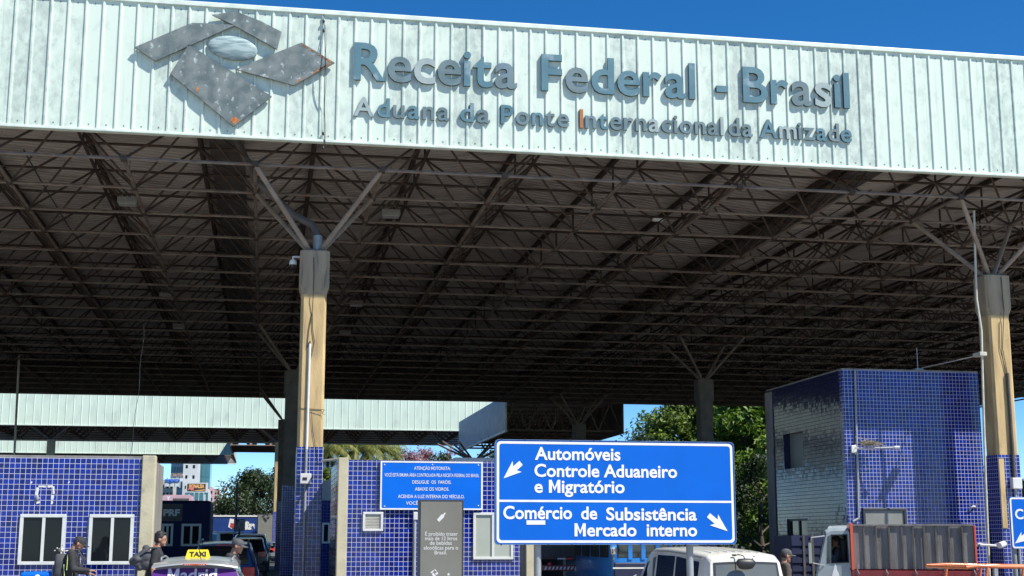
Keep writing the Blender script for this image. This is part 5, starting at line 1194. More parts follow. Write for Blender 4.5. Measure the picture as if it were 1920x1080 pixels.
# SUVs
def suv(label, px, Y, m, H=1.72, W=.92, rz=0, group='cars waiting in the lane', lamp=(.86, 1.1), rails=True):
    x = P(px, 1040, Y).x; k = H / 1.72
    low = [(-2.2, .42, 1.02 * k, W * .88), (-2.1, .32, 1.08 * k, W * .97), (-1.2, .28, 1.06 * k, W), (0, .28, 1.04 * k, W), (1.0, .28, 1.03 * k, W * .99), (1.7, .3, .98 * k, W * .95), (2.15, .36, .84 * k, W * .84), (2.22, .42, .7 * k, W * .74)]
    gh = [(-2.18, 1.0 * k, 1.06 * k, W * .92, W * .82), (-1.85, 1.02 * k, 1.64 * k, W * .95, W * .72), (-1.2, 1.03 * k, 1.70 * k, W * .95, W * .74), (0, 1.02 * k, 1.72 * k, W * .95, W * .75), (.5, 1.01 * k, 1.66 * k, W * .94, W * .72), (1.3, .99 * k, 1.03 * k, W * .9, W * .82)]
    t, g = car('parked_car', label, 'car', (x, Y + 2.2, 0), rz, low, gh, m, sides=([(-1.75, .15), (-1.6, .85), (-.55, .9), (-.55, .12)], [(-.45, .12), (-.45, .9), (.4, .88), (1.0, .14)]), wr=.35, track=W - .12, lamps=lamp, group=group, rear=(0, 1, .1, .88))
    s = MB(); s.box(-W * .62, W * .62, -2.02, -1.7, 1.62 * k, 1.655 * k, .015); s.build('spoiler', M[m], t)
    s = MB(); s.box(-.2, .2, -2.035, -2.0, 1.625 * k, 1.65 * k, .006); s.build('brake_light', M['red_lamp'], t)
    if rails:
        for sg in (-1, 1): s = MB(); s.path([V(sg * W * .66, -1.6, 1.68 * k), V(sg * W * .67, -1.4, 1.77 * k), V(sg * W * .67, .1, 1.785 * k), V(sg * W * .66, .4, 1.70 * k)], .02, 6); s.build('roof_rail', M['rim'], t, smooth=50)
    return t
suv('blue SUV with silver roof rails, next in line in front of the taxi', 419, 37, 'p_blue', 1.74, .93)
suv('black SUV with lit red tail lamps ahead of the blue SUV', 463, 64, 'p_black', 1.86, .95, rails=False, lamp=(.98, 1.24))
suv('dark tall car farthest ahead in the lane, below the boxy cabinet', 468, 78, 'p_black', 2.05, 1.1, rails=False)
for i, (px, Y, m, lab) in enumerate(((402, 118, 'p_white', 'small white van far off, leftmost of the row before the blue hoarding'), (413, 122, 'p_grey', 'small grey van far off, second in the row before the blue hoarding'), (424, 119, 'p_white', 'small pale van far off, third in the row before the blue hoarding'), (512, 104, 'p_grey', 'grey car parked far off beside the white light truck'))):
    suv(lab, px, Y, m, 2.35 if i < 3 else 1.55, .95 if i < 3 else .86, rz=(.5 if i < 3 else .25), group='cars parked beyond the canopies', rails=False)
# far white light truck
YT = 112; x = P(507, 1000, YT).x
t = thing('light_truck', 'white light truck parked far off beside the far column', 'truck', (x, YT, 0), rz=radians(78), local=True)
s = MB(); s.loft([[V(-.85, y, .5), V(.85, y, .5), V(.85, y, z * .72), V(.8, y, z), V(-.8, y, z), V(-.85, y, z * .72)] for y, z in ((.55, 2.1), (1.9, 2.1), (2.3, 1.35), (2.38, 1.2))]); s.build('cab', M['p_white'], t)
for sg in (-1, 1): s = MB(); s.prism([(.75, 1.35), (.75, 1.95), (1.75, 1.95), (2.1, 1.38)], lambda y, z: (sg * .835, y, z), lambda y, z: (sg * .78, y, z)); s.build('side_window', M['car_glass'], t)
s = MB(); s.add([(-.72, 2.34, 1.35), (.72, 2.34, 1.35), (.68, 2.0, 1.98), (-.68, 2.0, 1.98)], [(0, 1, 2, 3)]); s.build('windscreen', M['car_glass'], t)
s = MB(); s.box(-.9, .9, -2.6, .5, .75, .85); s.box(-.9, .9, -2.6, -2.54, .85, 1.3); s.box(-.9, -.84, -2.54, .5, .85, 1.3); s.box(.84, .9, -2.54, .5, .85, 1.3); s.build('cargo_bed', M['p_white'], t)
for y in (1.6, -1.6):
    for sg in (-1, 1): wheel(t, sg * .75, y, .36, .22)
# white van
XV = P(1404, 1060, 25).x; zv = GZ(XV); KV = 1.24
low = [(y * KV, a, b, c) for y, a, b, c in [(-2.25, .36, 1.02, .78), (-2.2, .28, 1.06, .83), (-1.2, .22, 1.08, .85), (0, .22, 1.08, .85), (1.3, .22, 1.06, .85), (1.9, .24, 1.02, .83), (2.2, .3, .9, .78), (2.26, .36, .8, .72)]]
gh = [(-2.26 * KV, 1.02, 1.08, .82, .76), (-2.26 * KV + .17, 1.04, 1.86, .84, .70), (-2.26 * KV + .4, 1.05, 1.95, .845, .72)] + [(y * KV, a, b, c, d) for y, a, b, c, d in [(-1.0, 1.05, 2.02, .845, .73), (0, 1.05, 2.06, .845, .73), (.9, 1.05, 2.05, .845, .72), (1.35, 1.04, 1.95, .83, .67), (2.12, 1.0, 1.06, .8, .74)]]
VR = -2.26 * KV + 2.26                     # how far the rear stands behind a 4.5 m body's
van, g = car('van', 'white passenger van with dusty sides and an upright rear window, beside the sign post', 'van', (XV, 25.04 + 2.26 * KV, zv), 0, low, gh, 'p_vanside', roofm='p_white', sides=([(-1.75 * KV, .1), (-1.7 * KV, .92), (-.55 * KV, .94), (-.55 * KV, .08)], [(-.45 * KV, .08), (-.45 * KV, .94), (.55 * KV, .94), (.55 * KV, .08)], [(.68 * KV, .1), (.68 * KV, .9), (1.3 * KV, .84), (1.72 * KV, .2)]), rear=(0, 1, .05, .86), wheels=(-1.4 * KV, 1.5 * KV), track=.72, lamps=(.7, 1.0), rear_mx=.84, rear_m='van_glass')
g.screen(0, 1, -.01, .92, .90, .007).build('window_seal', M['black_plastic'], van, smooth=60)
for sg in (-1, 1): s = MB(); s.path([g.side(y, 1.02, sg, .012) for y in (-2.3, -1.2, 0, 1.1)], .012, 5); s.build('drip_rail', M['p_vanside'], van)
s = MB()
for k in range(7): x = -.48 + .16 * k; s.path([V(x, -1.7 * KV, 1.97 + .035 - .02 * abs(k - 3) / 3), V(x, 0, 2.082 - .015 * abs(k - 3) / 3), V(x, .9 * KV, 2.07 - .015 * abs(k - 3) / 3)], .012, 4)
s.build('roof_rib', M['p_white'], van, smooth=60)
s = MB(); zw_ = 1.93; s.path([V(-.22, -2.07 + VR, 1.93), V(-.14, -2.15 + VR, 1.955), V(-.08, -2.24 + VR, 1.93), V(-.06, -2.28 + VR, 1.86)], .010, 5); m_ = s.build('rear_mirror', M['black_plastic'], van, smooth=60)
s = MB(); s.loft([[V(-.06 + .19 * k * cos(a), -2.29 + VR + d + .05 * k * sin(a), 1.80 + dz) for a in [2 * pi * j / 16 for j in range(16)]] for k, d, dz in ((.2, 0, .085), (.75, 0, .075), (1, -.02, .03), (.98, -.03, -.03), (.7, -.01, -.10), (.3, 0, -.12))]); s.build('mirror_shell', M['black_plastic'], m_, smooth=50)
s = MB(); s.box(-.24, -.17, -2.10 + VR, -2.04 + VR, 1.925, 1.96, .008); s.build('mirror_foot', M['black_plastic'], m_)
s = MB(); s.tube((.02, -2.26 + VR, 1.2), (-.38, -2.24 + VR, 1.3), .01, 4); s.tube((.02, -2.26 + VR, 1.2), (.02, -2.29 + VR, 1.15), .03, 8); s.build('wiper', M['black_plastic'], van)
s = MB(); s.ellipsoid((.18, -2.10 + VR, 1.915), .014, .014, .014); s.build('roof_bolt', M['black_plastic'], van)
s = MB(); s.tube((-.93, 1.62, 1.12), (-.98, 1.6, 1.28), .014, 6); s.loft([[V(-.98 + .0 + .11 * k * cos(a), 1.6 + d, 1.33 + .15 * k * sin(a)) for a in [2 * pi * j / 12 for j in range(12)]] for k, d in ((.8, .03), (1, 0), (1, -.03), (.85, -.04))]); s.build('door_mirror', M['p_vanside'], van, smooth=40)
# red light truck, side-on, nose to the left
XA, XBk = P(1597, 1000, 29.2).x, P(1829, 1000, 29.2).x; zt_g = GZ(13); YTc = 30.1
def tp(px, py): p = P(px, py, 29.2); return p.x, p.z
tr = thing('light_truck', 'light truck with grey cab and stained board sides on a dark red bed', 'truck', (XA, 29.2, zt_g), rz=-radians(22)); tr.scale = (.91, 1, 1)
x0, zt = tp(1599, 984); x1, zm = tp(1823, 1066); zb_ = zm - .75; y0, y1 = 29.2, 31.0
n = 10
s = MB()
for k in range(n): a = x0 + (x1 - x0) * k / n + .004; b = x0 + (x1 - x0) * (k + 1) / n - .004; s.box(a, b, y0 + .03 + .012 * (k % 3), y0 + .06, zm, zt - .02 - .012 * ((k * 7) % 3))
s.box(x0, x1, y1 - .06, y1 - .03, zm, zt - .02); s.box(x0, x0 + .03, y0 + .06, y1 - .06, zm, zt - .02); s.box(x1 - .03, x1, y0 + .06, y1 - .06, zm, zt - .02); s.build('board_side', M['wood'], tr)
for k in range(n + 1):
    if k % 1 == 0 and 0 < k < n: s = MB(); a = x0 + (x1 - x0) * k / n; a += .03 * sin(k * 5.1); s.box(a - .03, a + .012, y0 + .0, y0 + .03, zm, zt - .03, .006); s.build('stake', M['wood_dark'], tr)
s = MB(); s.box(x0, x1, y0 - .005, y0 + .035, zt - .03, zt + .01, .004); s.build('top_rail', M['wood'], tr)
s = MB(); s.box(x0 - .075, x0 - .004, y0 - .02, y1, zm - .02, zt + .03, .008); s.build('corner_post', M['p_red'], tr); s = MB(); s.box(x1 + .004, x1 + .05, y0 - .02, y1, zm - .02, zt - .02, .008); s.build('corner_post', M['p_red'], tr)
s = MB(); s.box(x0 - .07, x1 + .05, y0 - .02, y0 + .03, zb_ + .1, zm - .03, .006); s.box(x0 - .07, x1 + .05, y1 - .03, y1, zb_ + .1, zm, .006); s.box(x1 + .0, x1 + .05, y0 + .03, y1 - .03, zb_ + .1, zm); s.box(x0 - .07, x1 + .05, y0 + .03, y1 - .03, zb_ + .02, zb_ + .1)
for k in range(6): s.box(x0 + .02, x1, y0 - .028, y0 - .02, zb_ + .2 + .08 * k, zb_ + .225 + .08 * k)
s.build('cargo_bed', M['p_darkred'], tr)
for k in range(5): s = MB(); a = x0 + .06 + (x1 - x0 - .1) * k / 4; s.path([V(a, y0 - .03, zm - .01), V(a + .01, y0 - .055, zm - .05), V(a + .04, y0 - .05, zm - .1), V(a + .02, y0 - .03, zm - .13)], .014, 5); s.build('hook', M['galv'], tr, smooth=50)
s = MB(); s.box(x0 - 1.9, x1, y0 + .5, y0 + .6, .62 + zt_g, .76 + zt_g); s.box(x0 - 1.9, x1, y1 - .6, y1 - .5, .62 + zt_g, .76 + zt_g); s.build('chassis', M['pipe_dark'], tr)
# cab
def cab_x(px): return tp(px, 1030)[0]
cx1, cx0 = x0 - .09, cab_x(1540); zc = tp(1570, 989)[1]; zs = tp(1570, 1052)[1]; zf_ = zt_g + .5
ca_ = [(cx1, zf_), (cx1, zc - .05), (cx1 - .06, zc), (cab_x(1556), zc - .01), (cab_x(1548), zc - .06), (cx0 - .07, zs - .02), (cx0 - .16, zs - .35), (cx0 - .18, zf_)]
s = MB(); yc0, yc1 = y0 + .05, y1 - .1
rings = []
for yy, ins in ((yc0 + .0, .0), (yc0 - .0, 0)): pass
s.loft([[V(x + (.03 if x < cx1 else 0) * q, yy, z - (.07 * q if z > zs else 0)) for x, z in ca_] for yy, q in ((yc0, 1), (yc0 + .07, 0), (yc1 - .07, 0), (yc1, 1))], cap=False)
def cab_x(px): return tp(px, 1030)[0]
zt2 = tp(1570, 1004)[1]
wn_ = [(cab_x(1558), zs - .04), (cab_x(1560), zt2), (cab_x(1588.5), zt2 + .01), (cab_x(1590), zs - .02)]
near = [s.v[k] for k in range(len(ca_))]; far = list(range(3 * len(ca_), 4 * len(ca_))); s.f.append(tuple(far)); s.m.append(0)
bm = bmesh.new()
for loop in ([V(*p) for p in near], [V(x, yc0, z) for x, z in wn_]):
    vv = [bm.verts.new(p) for p in loop]
    for i in range(len(vv)): bm.edges.new((vv[i], vv[(i + 1) % len(vv)]))
bmesh.ops.triangle_fill(bm, use_beauty=True, edges=bm.edges[:]); bm.verts.index_update()
s.add([v.co[:] for v in bm.verts], [[v.index for v in f.verts] for f in bm.faces]); bm.free()
s.build('cab', M['p_cab'], tr, smooth=25)
s = MB(); s.prism([(cx1 - .02, zc - .015), (cab_x(1553), zc - .02), (cab_x(1556), zc + .035), (cx1 - .05, zc + .05)], lambda x, z: (x, yc0 + .1, z), lambda x, z: (x, yc1 - .1, z)); s.build('roof_panel', M['p_white'], tr)
zt2 = tp(1570, 1004)[1]
wn_ = [(cab_x(1558), zs - .04), (cab_x(1560), zt2), (cab_x(1588.5), zt2 + .01), (cab_x(1590), zs - .02)]
s = MB(); s.box(cab_x(1560), cx1 - .1, yc0 + .2, yc1 - .2, zf_ + .2, zs - .45, .05); s.box(cx1 - .22, cx1 - .08, yc0 + .25, yc0 + .75, zs - .4, zc - .25, .05); s.build('seat', M['hole'], tr)
s = MB(); s.prism([(cab_x(1548.5), zs - .06), (cab_x(1552.5), zt2 - .02), (cab_x(1556), zt2 - .0), (cab_x(1555), zs - .05)], lambda x, z: (x, yc0 - .006, z), lambda x, z: (x, yc0 + .03, z)); s.build('vent_window', M['car_glass'], tr)
s = MB(); ring_mb(s, [(a - (.02 if i < 2 else -.02), b + (-.02 if i in (0, 3) else .02)) for i, (a, b) in enumerate(wn_)], wn_, yc0 - .012, yc0 + .01); s.build('window_seal', M['black_plastic'], tr)
s = MB(); s.box(cab_x(1592), cab_x(1595), yc0 - .02, yc0, zs - .2, zs - .16, .005); s.build('handle', M['black_plastic'], tr)
q = tp(1566, 1072); s = MB(); s.prism([(q[0] + a * .1, q[1] + b * .2) for a, b in ((0, 1), (.35, .55), (.4, .2), (.8, -.2), (1, -.8), (.6, -1.3), (-.6, -1.3), (-1, -.7), (-.6, -.1), (-.3, .3))], lambda x, z: (x, yc0 - .004, z), lambda x, z: (x, yc0 + .001, z)); s.build('door_sticker', M['sign_white'], tr)
s = MB(); s.add([V(cab_x(1548) - .02, yc0 + .12, zc - .1), V(cab_x(1548) - .02, yc1 - .12, zc - .1), V(cx0 - .1, yc1 - .1, zs), V(cx0 - .1, yc0 + .1, zs)], [(0, 1, 2, 3)]); s.build('windscreen', M['car_glass'], tr)
a, za = tp(1511, 1005); b, zb1 = tp(1523, 1058); s = MB(); s.box(a + .02, b, yc0 - .32, yc0 - .22, zb1, zt2 - .14 + .0, .02); mr = s.build('door_mirror', M['black_plastic'], tr)
s = MB(); s.box(a + .035, b - .015, yc0 - .324, yc0 - .32, zb1 + .02, zt2 - .16); s.build('mirror_glass', M['glass_grey'], mr)
s = MB(); s.path([V(cab_x(1546), yc0 + .0, tp(1546, 1005)[1]), V(a + .1, yc0 - .27, tp(1515, 1008)[1]), V(a + .08, yc0 - .27, zb1 + .3)], .014, 6); s.path([V(cab_x(1544), yc0, zs - .1), V(b - .03, yc0 - .27, zb1 + .03)], .012, 6); s.build('mirror_arm', M['pipe_grey'], mr, smooth=50)
for xx in (cx0 + .35, x1 - .7):
    for yy in (y0 + .2, y1 - .25):
        s = MB(); s.lathe([(-.1, .2), (-.1, .33), (0, .36), (.1, .33), (.1, .2)], (xx, yy, zt_g + .36), 'y', 20); wh = s.build('wheel', M['rubber'], tr, smooth=40)
        s = MB(); s.lathe([(-.09, .2), (-.05, .12), (.05, .12), (.09, .2)], (xx, yy, zt_g + .36), 'y', 14); s.build('rim', M['galv'], wh, smooth=40)
for z in (zf_ + .2,): s = MB(); s.box(cx0 - .24, cx0 - .16, yc0 + .05, yc1 - .05, zf_ - .12, zf_ + .1, .02); s.build('bumper', M['black_plastic'], tr)
for yy in (yc0 + .2, yc1 - .35): s = MB(); s.box(cx0 - .2, cx0 - .15, yy, yy + .2, zf_ + .2, zf_ + .34, .02); s.build('headlight', M['lamp_lens'], tr)
# orange rack pickup at right edge
yo = 23.0; xo0 = P(1737, 1064, yo + 1.5).x; xo1 = xo0 + 2.6; zo = zof(1737, 1063, yo); zg_ = GZ(xo0)
ob = thing('rack_truck', 'small truck bed with an orange tubular rack, cut off at the lower right edge', 'truck', (xo0 + 1.5, yo + .8, zg_))
s = MB()
s.path([V(xo0, yo, zo - .01), V(xo0 + .25, yo, zo + .015), V(xo0 + .6, yo, zo - .0), V(xo1, yo, zo - .035)], .032, 8); s.path([V(xo0, yo + 1.5, zo - .01), V(xo0 + .4, yo + 1.5, zo + .01), V(xo1, yo + 1.5, zo - .035)], .032, 8)
for x in (xo0 + .02, xo0 + 1.5, xo1): s.tube((x, yo, zo - .02), (x, yo + 1.5, zo - .02), .028, 8)
for x in (xo0 + .42, xo0 + 1.12, xo0 + 2.0): s.tube((x, yo, zo - .0), (x - .09, yo, zo - .5), .028, 8); s.tube((x, yo + 1.5, zo), (x - .09, yo + 1.5, zo - .5), .028, 8)
s.build('rack', M['p_orange'], ob, smooth=50)
s = MB()
for x in (xo0 + .75, xo0 + 1.75): s.box(x - .035, x + .035, yo + .3, yo + .37, zo - .5, zo - .03)
s.build('rack_post', M['galv'], ob)
s = MB(); s.box(xo0 - .1, xo1, yo - .05, yo + 1.6, zo - .95, zo - .5, .03); s.build('cargo_bed', M['p_black'], ob)
s = MB(); s.loft([[V(x, yo + a, z) for a, z in ((-.05, zg_ + .5), (1.6, zg_ + .5), (1.6, zg_ + 1.0), (1.5, zz), (.05, zz), (-.05, zg_ + 1.0))] for x, zz in ((xo1 + .02, zo - .15), (xo1 + .9, zo - .15), (xo1 + 1.4, zg_ + 1.02), (xo1 + 2.0, zg_ + .95))]); s.build('cab', M['p_black'], ob)
for sg in (0, 1): s = MB(); s.prism([(xo1 + .15, zg_ + 1.02), (xo1 + .15, zo - .22), (xo1 + .85, zo - .22), (xo1 + 1.25, zg_ + 1.02)], lambda x, z: (x, yo - .055 + sg * 1.66, z), lambda x, z: (x, yo + .05 + sg * 1.5, z)); s.build('side_window', M['car_glass'], ob)
for xx in (xo0 + .5, xo1 + 1.3):
    for yy in (yo + .08, yo + 1.45): s = MB(); s.lathe([(-.1, .18), (-.1, .29), (0, .32), (.1, .29), (.1, .18)], (xx, yy, zg_ + .32), 'y', 20); s.build('wheel', M['rubber'], ob, smooth=40)
# box truck seen from behind under the roof
yk_ = 40.0; a, b = P(1012, 1050, yk_).x, P(1139, 1050, yk_).x; zg_ = GZ((a + b) / 2)
bt = thing('box_truck', 'dark truck seen from behind in the shade under the large sign, with white plate', 'truck', ((a + b) / 2, yk_, zg_))
s = MB(); s.box(a, b, yk_, yk_ + 5.2, zof(1075, 1049, yk_), 2.75, .03); s.build('cargo_box', M['gutter'], bt)
s = MB()
for k in range(3): x = a + (b - a) * (k + .5) / 3; s.box(x - .3, x + .3, yk_ - .02, yk_, zof(1075, 1045, yk_), 2.6, .01)
s.build('rear_door', M['totem_frame'], bt)
for px in (1052, 1092, 1119): x = P(px, 1047, yk_).x; s = MB(); w_ = .12 if px != 1092 else .15; s.box(x - w_, x + w_, yk_ - .035, yk_ - .021, zof(px, 1049, yk_), zof(px, 1046, yk_)); s.build('reflective_strip', M['sign_white'], bt)
for px in (1068, 1106, 1130): x = P(px, 1047, yk_).x; s = MB(); s.box(x - .12, x + .1, yk_ - .035, yk_ - .021, zof(px, 1049, yk_), zof(px, 1046, yk_)); s.build('reflective_strip', M['red_lamp'], bt)
zb0 = zof(1075, 1066, yk_); s = MB(); s.box(a + .05, b - .05, yk_ - .05, yk_ + .05, zb0 - .06, zb0 + .1, .01); bm_ = s.build('bumper', M['p_darkred'], bt)
s = MB()
for k in range(16):
    x = a + .12 + k * (b - a - .24) / 16; s.prism([(x, zb0 - .03), (x + .06, zb0 - .03), (x + .1, zb0 + .06), (x + .04, zb0 + .06)], lambda x, z: (x, yk_ - .056, z), lambda x, z: (x, yk_ - .051, z))
s.build('hazard_stripes', M['sign_white'], bm_)
s = MB(); x = P(1090, 1065, yk_).x; s.box(x - .2, x + .2, yk_ - .07, yk_ - .058, zb0 - .08, zb0 + .06); s.build('number_plate', M['plate'], bt)
for px in (1030, 1128): x = P(px, 1058, yk_).x; s = MB(); s.ellipsoid((x, yk_ - .05, zof(px, 1058, yk_)), .07, .03, .07); s.build('tail_lamp', M['red_lamp'], bt, smooth=60)
s = MB(); s.box(a + .3, a + .42, yk_ + .2, yk_ + 6.6, zg_ + .6, zg_ + .8); s.box(b - .42, b - .3, yk_ + .2, yk_ + 6.6, zg_ + .6, zg_ + .8); s.build('chassis', M['pipe_dark'], bt)
s = MB(); s.box(a + .05, b - .05, yk_ + 5.4, yk_ + 7.0, zg_ + .7, 2.2, .12); s.build('cab', M['p_black'], bt)
for yy in (yk_ + 1.2, yk_ + 6.1):
    for x in (a + .2, b - .2): s = MB(); s.lathe([(-.12, .26), (-.12, .44), (0, .46), (.12, .44), (.12, .26)], (x, yy, zg_ + .46), 'x', 20); s.build('wheel', M['rubber'], bt, smooth=40)
# blue bus beside it
yb9 = 35.5; a, b = P(1150, 1050, yb9).x, P(1262, 1050, yb9).x; zg_ = GZ(a)
bs = thing('minibus', 'bright blue minibus standing between the dark truck and the white van', 'bus', ((a + b) / 2, yb9, zg_))
s = MB(); s.box(a, b, yb9, yb9 + 6, zg_ + .45, 2.05, .14); s.build('body', M['p_bus'], bs, smooth=40)
zs_ = zof(1200, 1046, yb9); s = MB(); s.box(a + .12, b - .12, yb9 - .012, yb9 + .05, zs_, 1.82, .02); s.build('windscreen', M['car_glass'], bs)
for f_ in (.28, .5, .74): x = a + (b - a) * f_; s = MB(); s.box(x - .06, x + .06, yb9 - .03, yb9 - .012, zs_ - .05, 1.9, .01); s.build('window_post', M['p_bus'], bs)
s = MB(); s.box(a + .02, b - .02, yb9 - .02, yb9 + .1, zg_ + .5, zs_ - .12, .03); s.build('lower_panel', M['navy'], bs)
s = MB(); s.box(a - .02, b + .02, yb9 - .03, yb9 - .0, zof(1200, 1065, yb9) - .02, zof(1200, 1065, yb9) + .02); s.build('trim_strip', M['alu'], bs)
for k in range(5):
    for x in (a - .012, b + .012): s = MB(); s.box(x - .012, x + .012, yb9 + .5 + k * 1.08, yb9 + 1.4 + k * 1.08, zs_, 1.8); s.build('side_window', M['car_glass'], bs)
s = MB(); x = P(1147, 1032, yb9).x; s.path([V(a + .05, yb9 - .02, 1.85), V(x, yb9 - .28, 1.72), V(x - .05, yb9 - .3, 1.5), V(a + .0, yb9 - .02, 1.25)], .018, 6); s.box(x - .11, x + .05, yb9 - .34, yb9 - .28, 1.42, 1.72, .02); s.build('door_mirror', M['chrome'], bs, smooth=40)
for yy in (yb9 + 1, yb9 + 5):
    for x in (a + .12, b - .12): s = MB(); s.lathe([(-.12, .2), (-.12, .36), (0, .38), (.12, .36), (.12, .2)], (x, yy, zg_ + .38), 'x', 20); s.build('wheel', M['rubber'], bs, smooth=40)
# dark slatted truck behind the grey cab, and a dark car beside the van
yd = 32.6; a, b = P(1486, 1050, yd).x, P(1562, 1050, yd).x; zg_ = GZ(a); z1 = zof(1520, 1004, yd)
dt = thing('cargo_trailer', 'dark navy slatted cargo trailer half hidden behind the grey truck cab', 'trailer', ((a + b) / 2, yd + .7, zg_))
s = MB(); s.box(a, b, yd + .02, yd + 1.2, zg_ + .6, z1)
for k in range(8): z = zg_ + .62 + k * (z1 - zg_ - .66) / 8; s.box(a - .01, b + .01, yd - .012, yd + .02, z, z + .12)
s.build('slatted_side', M['navy'], dt)
for x in (a + .3, (a + b) / 2, b - .05): s = MB(); s.box(x - .03, x + .03, yd - .03, yd - .013, zg_ + .6, z1 + .02); s.build('stake', M['pipe_dark'], dt)
for x in (a + .35, b - .3): s = MB(); s.lathe([(-.1, .2), (-.1, .34), (0, .36), (.1, .34), (.1, .2)], (x, yd + .2, zg_ + .36), 'y', 20); s.build('wheel', M['rubber'], dt, smooth=40)
t9 = suv('dark car parked before the trees, its windscreen just left of the capped man', 1434, 44, 'p_black', 1.75, .88, group=None, rails=False); t9.location.z = GZ(14)

# ---------------------------------------------------------------- people
def remesh(s, name, m, t, vox, smooth_it=4, decimate=None):
    me = bpy.data.meshes.new('r'); me.from_pydata([tuple(v) for v in s.v], [], s.f)
    bm = bmesh.new(); bm.from_mesh(me); bmesh.ops.recalc_face_normals(bm, faces=bm.faces[:]); bm.to_mesh(me); bm.free()
    ob = bpy.data.objects.new('r', me); COL.objects.link(ob)
    md = ob.modifiers.new('r', 'REMESH'); md.mode = 'VOXEL'; md.voxel_size = vox
    sm = ob.modifiers.new('s', 'SMOOTH'); sm.iterations = smooth_it; sm.factor = .5
    dg = bpy.context.evaluated_depsgraph_get(); out = bpy.data.meshes.new_from_object(ob.evaluated_get(dg))
    bpy.data.objects.remove(ob); bpy.data.meshes.remove(me)
    out.name = name; out.materials.clear(); out.materials.append(m)
    for p in out.polygons: p.use_smooth = True
    o = bpy.data.objects.new(name, out); COL.objects.link(o); o.parent = t; ORG[o.name] = Vector(); return o
def hand(s, w_, d, up):
    """palm, four bent fingers of unequal length and a thumb from the side of the palm"""
    d = Vector(d).normalized(); up = (Vector(up) - d * Vector(up).dot(d)).normalized(); side = d.cross(up); w_ = Vector(w_)
    for k in range(4): q = w_ + side * (-.028 + .0187 * k); s.capsule(w_ + side * (-.016 + .011 * k) + d * .015, q + d * .085, .016, .0125, 8)
    for k, L in enumerate((.066, .074, .070, .054)):
        b0 = w_ + side * (-.030 + .020 * k) + d * .085; b1 = b0 + d * L * .45 - up * L * .12; b2 = b1 + d * L * .28 - up * L * .22; b3 = b2 + d * L * .12 - up * L * .26
        s.capsule(b0, b1, .0095, .009, 7); s.capsule(b1, b2, .009, .0083, 7); s.capsule(b2, b3, .0083, .007, 7)
    t0 = w_ - side * .022 + d * .03; t1 = t0 - side * .022 + d * .028 - up * .008; t2 = t1 - side * .008 + d * .026 - up * .008
    s.capsule(t0, t1, .013, .0105, 7); s.capsule(t1, t2, .0105, .0085, 7)
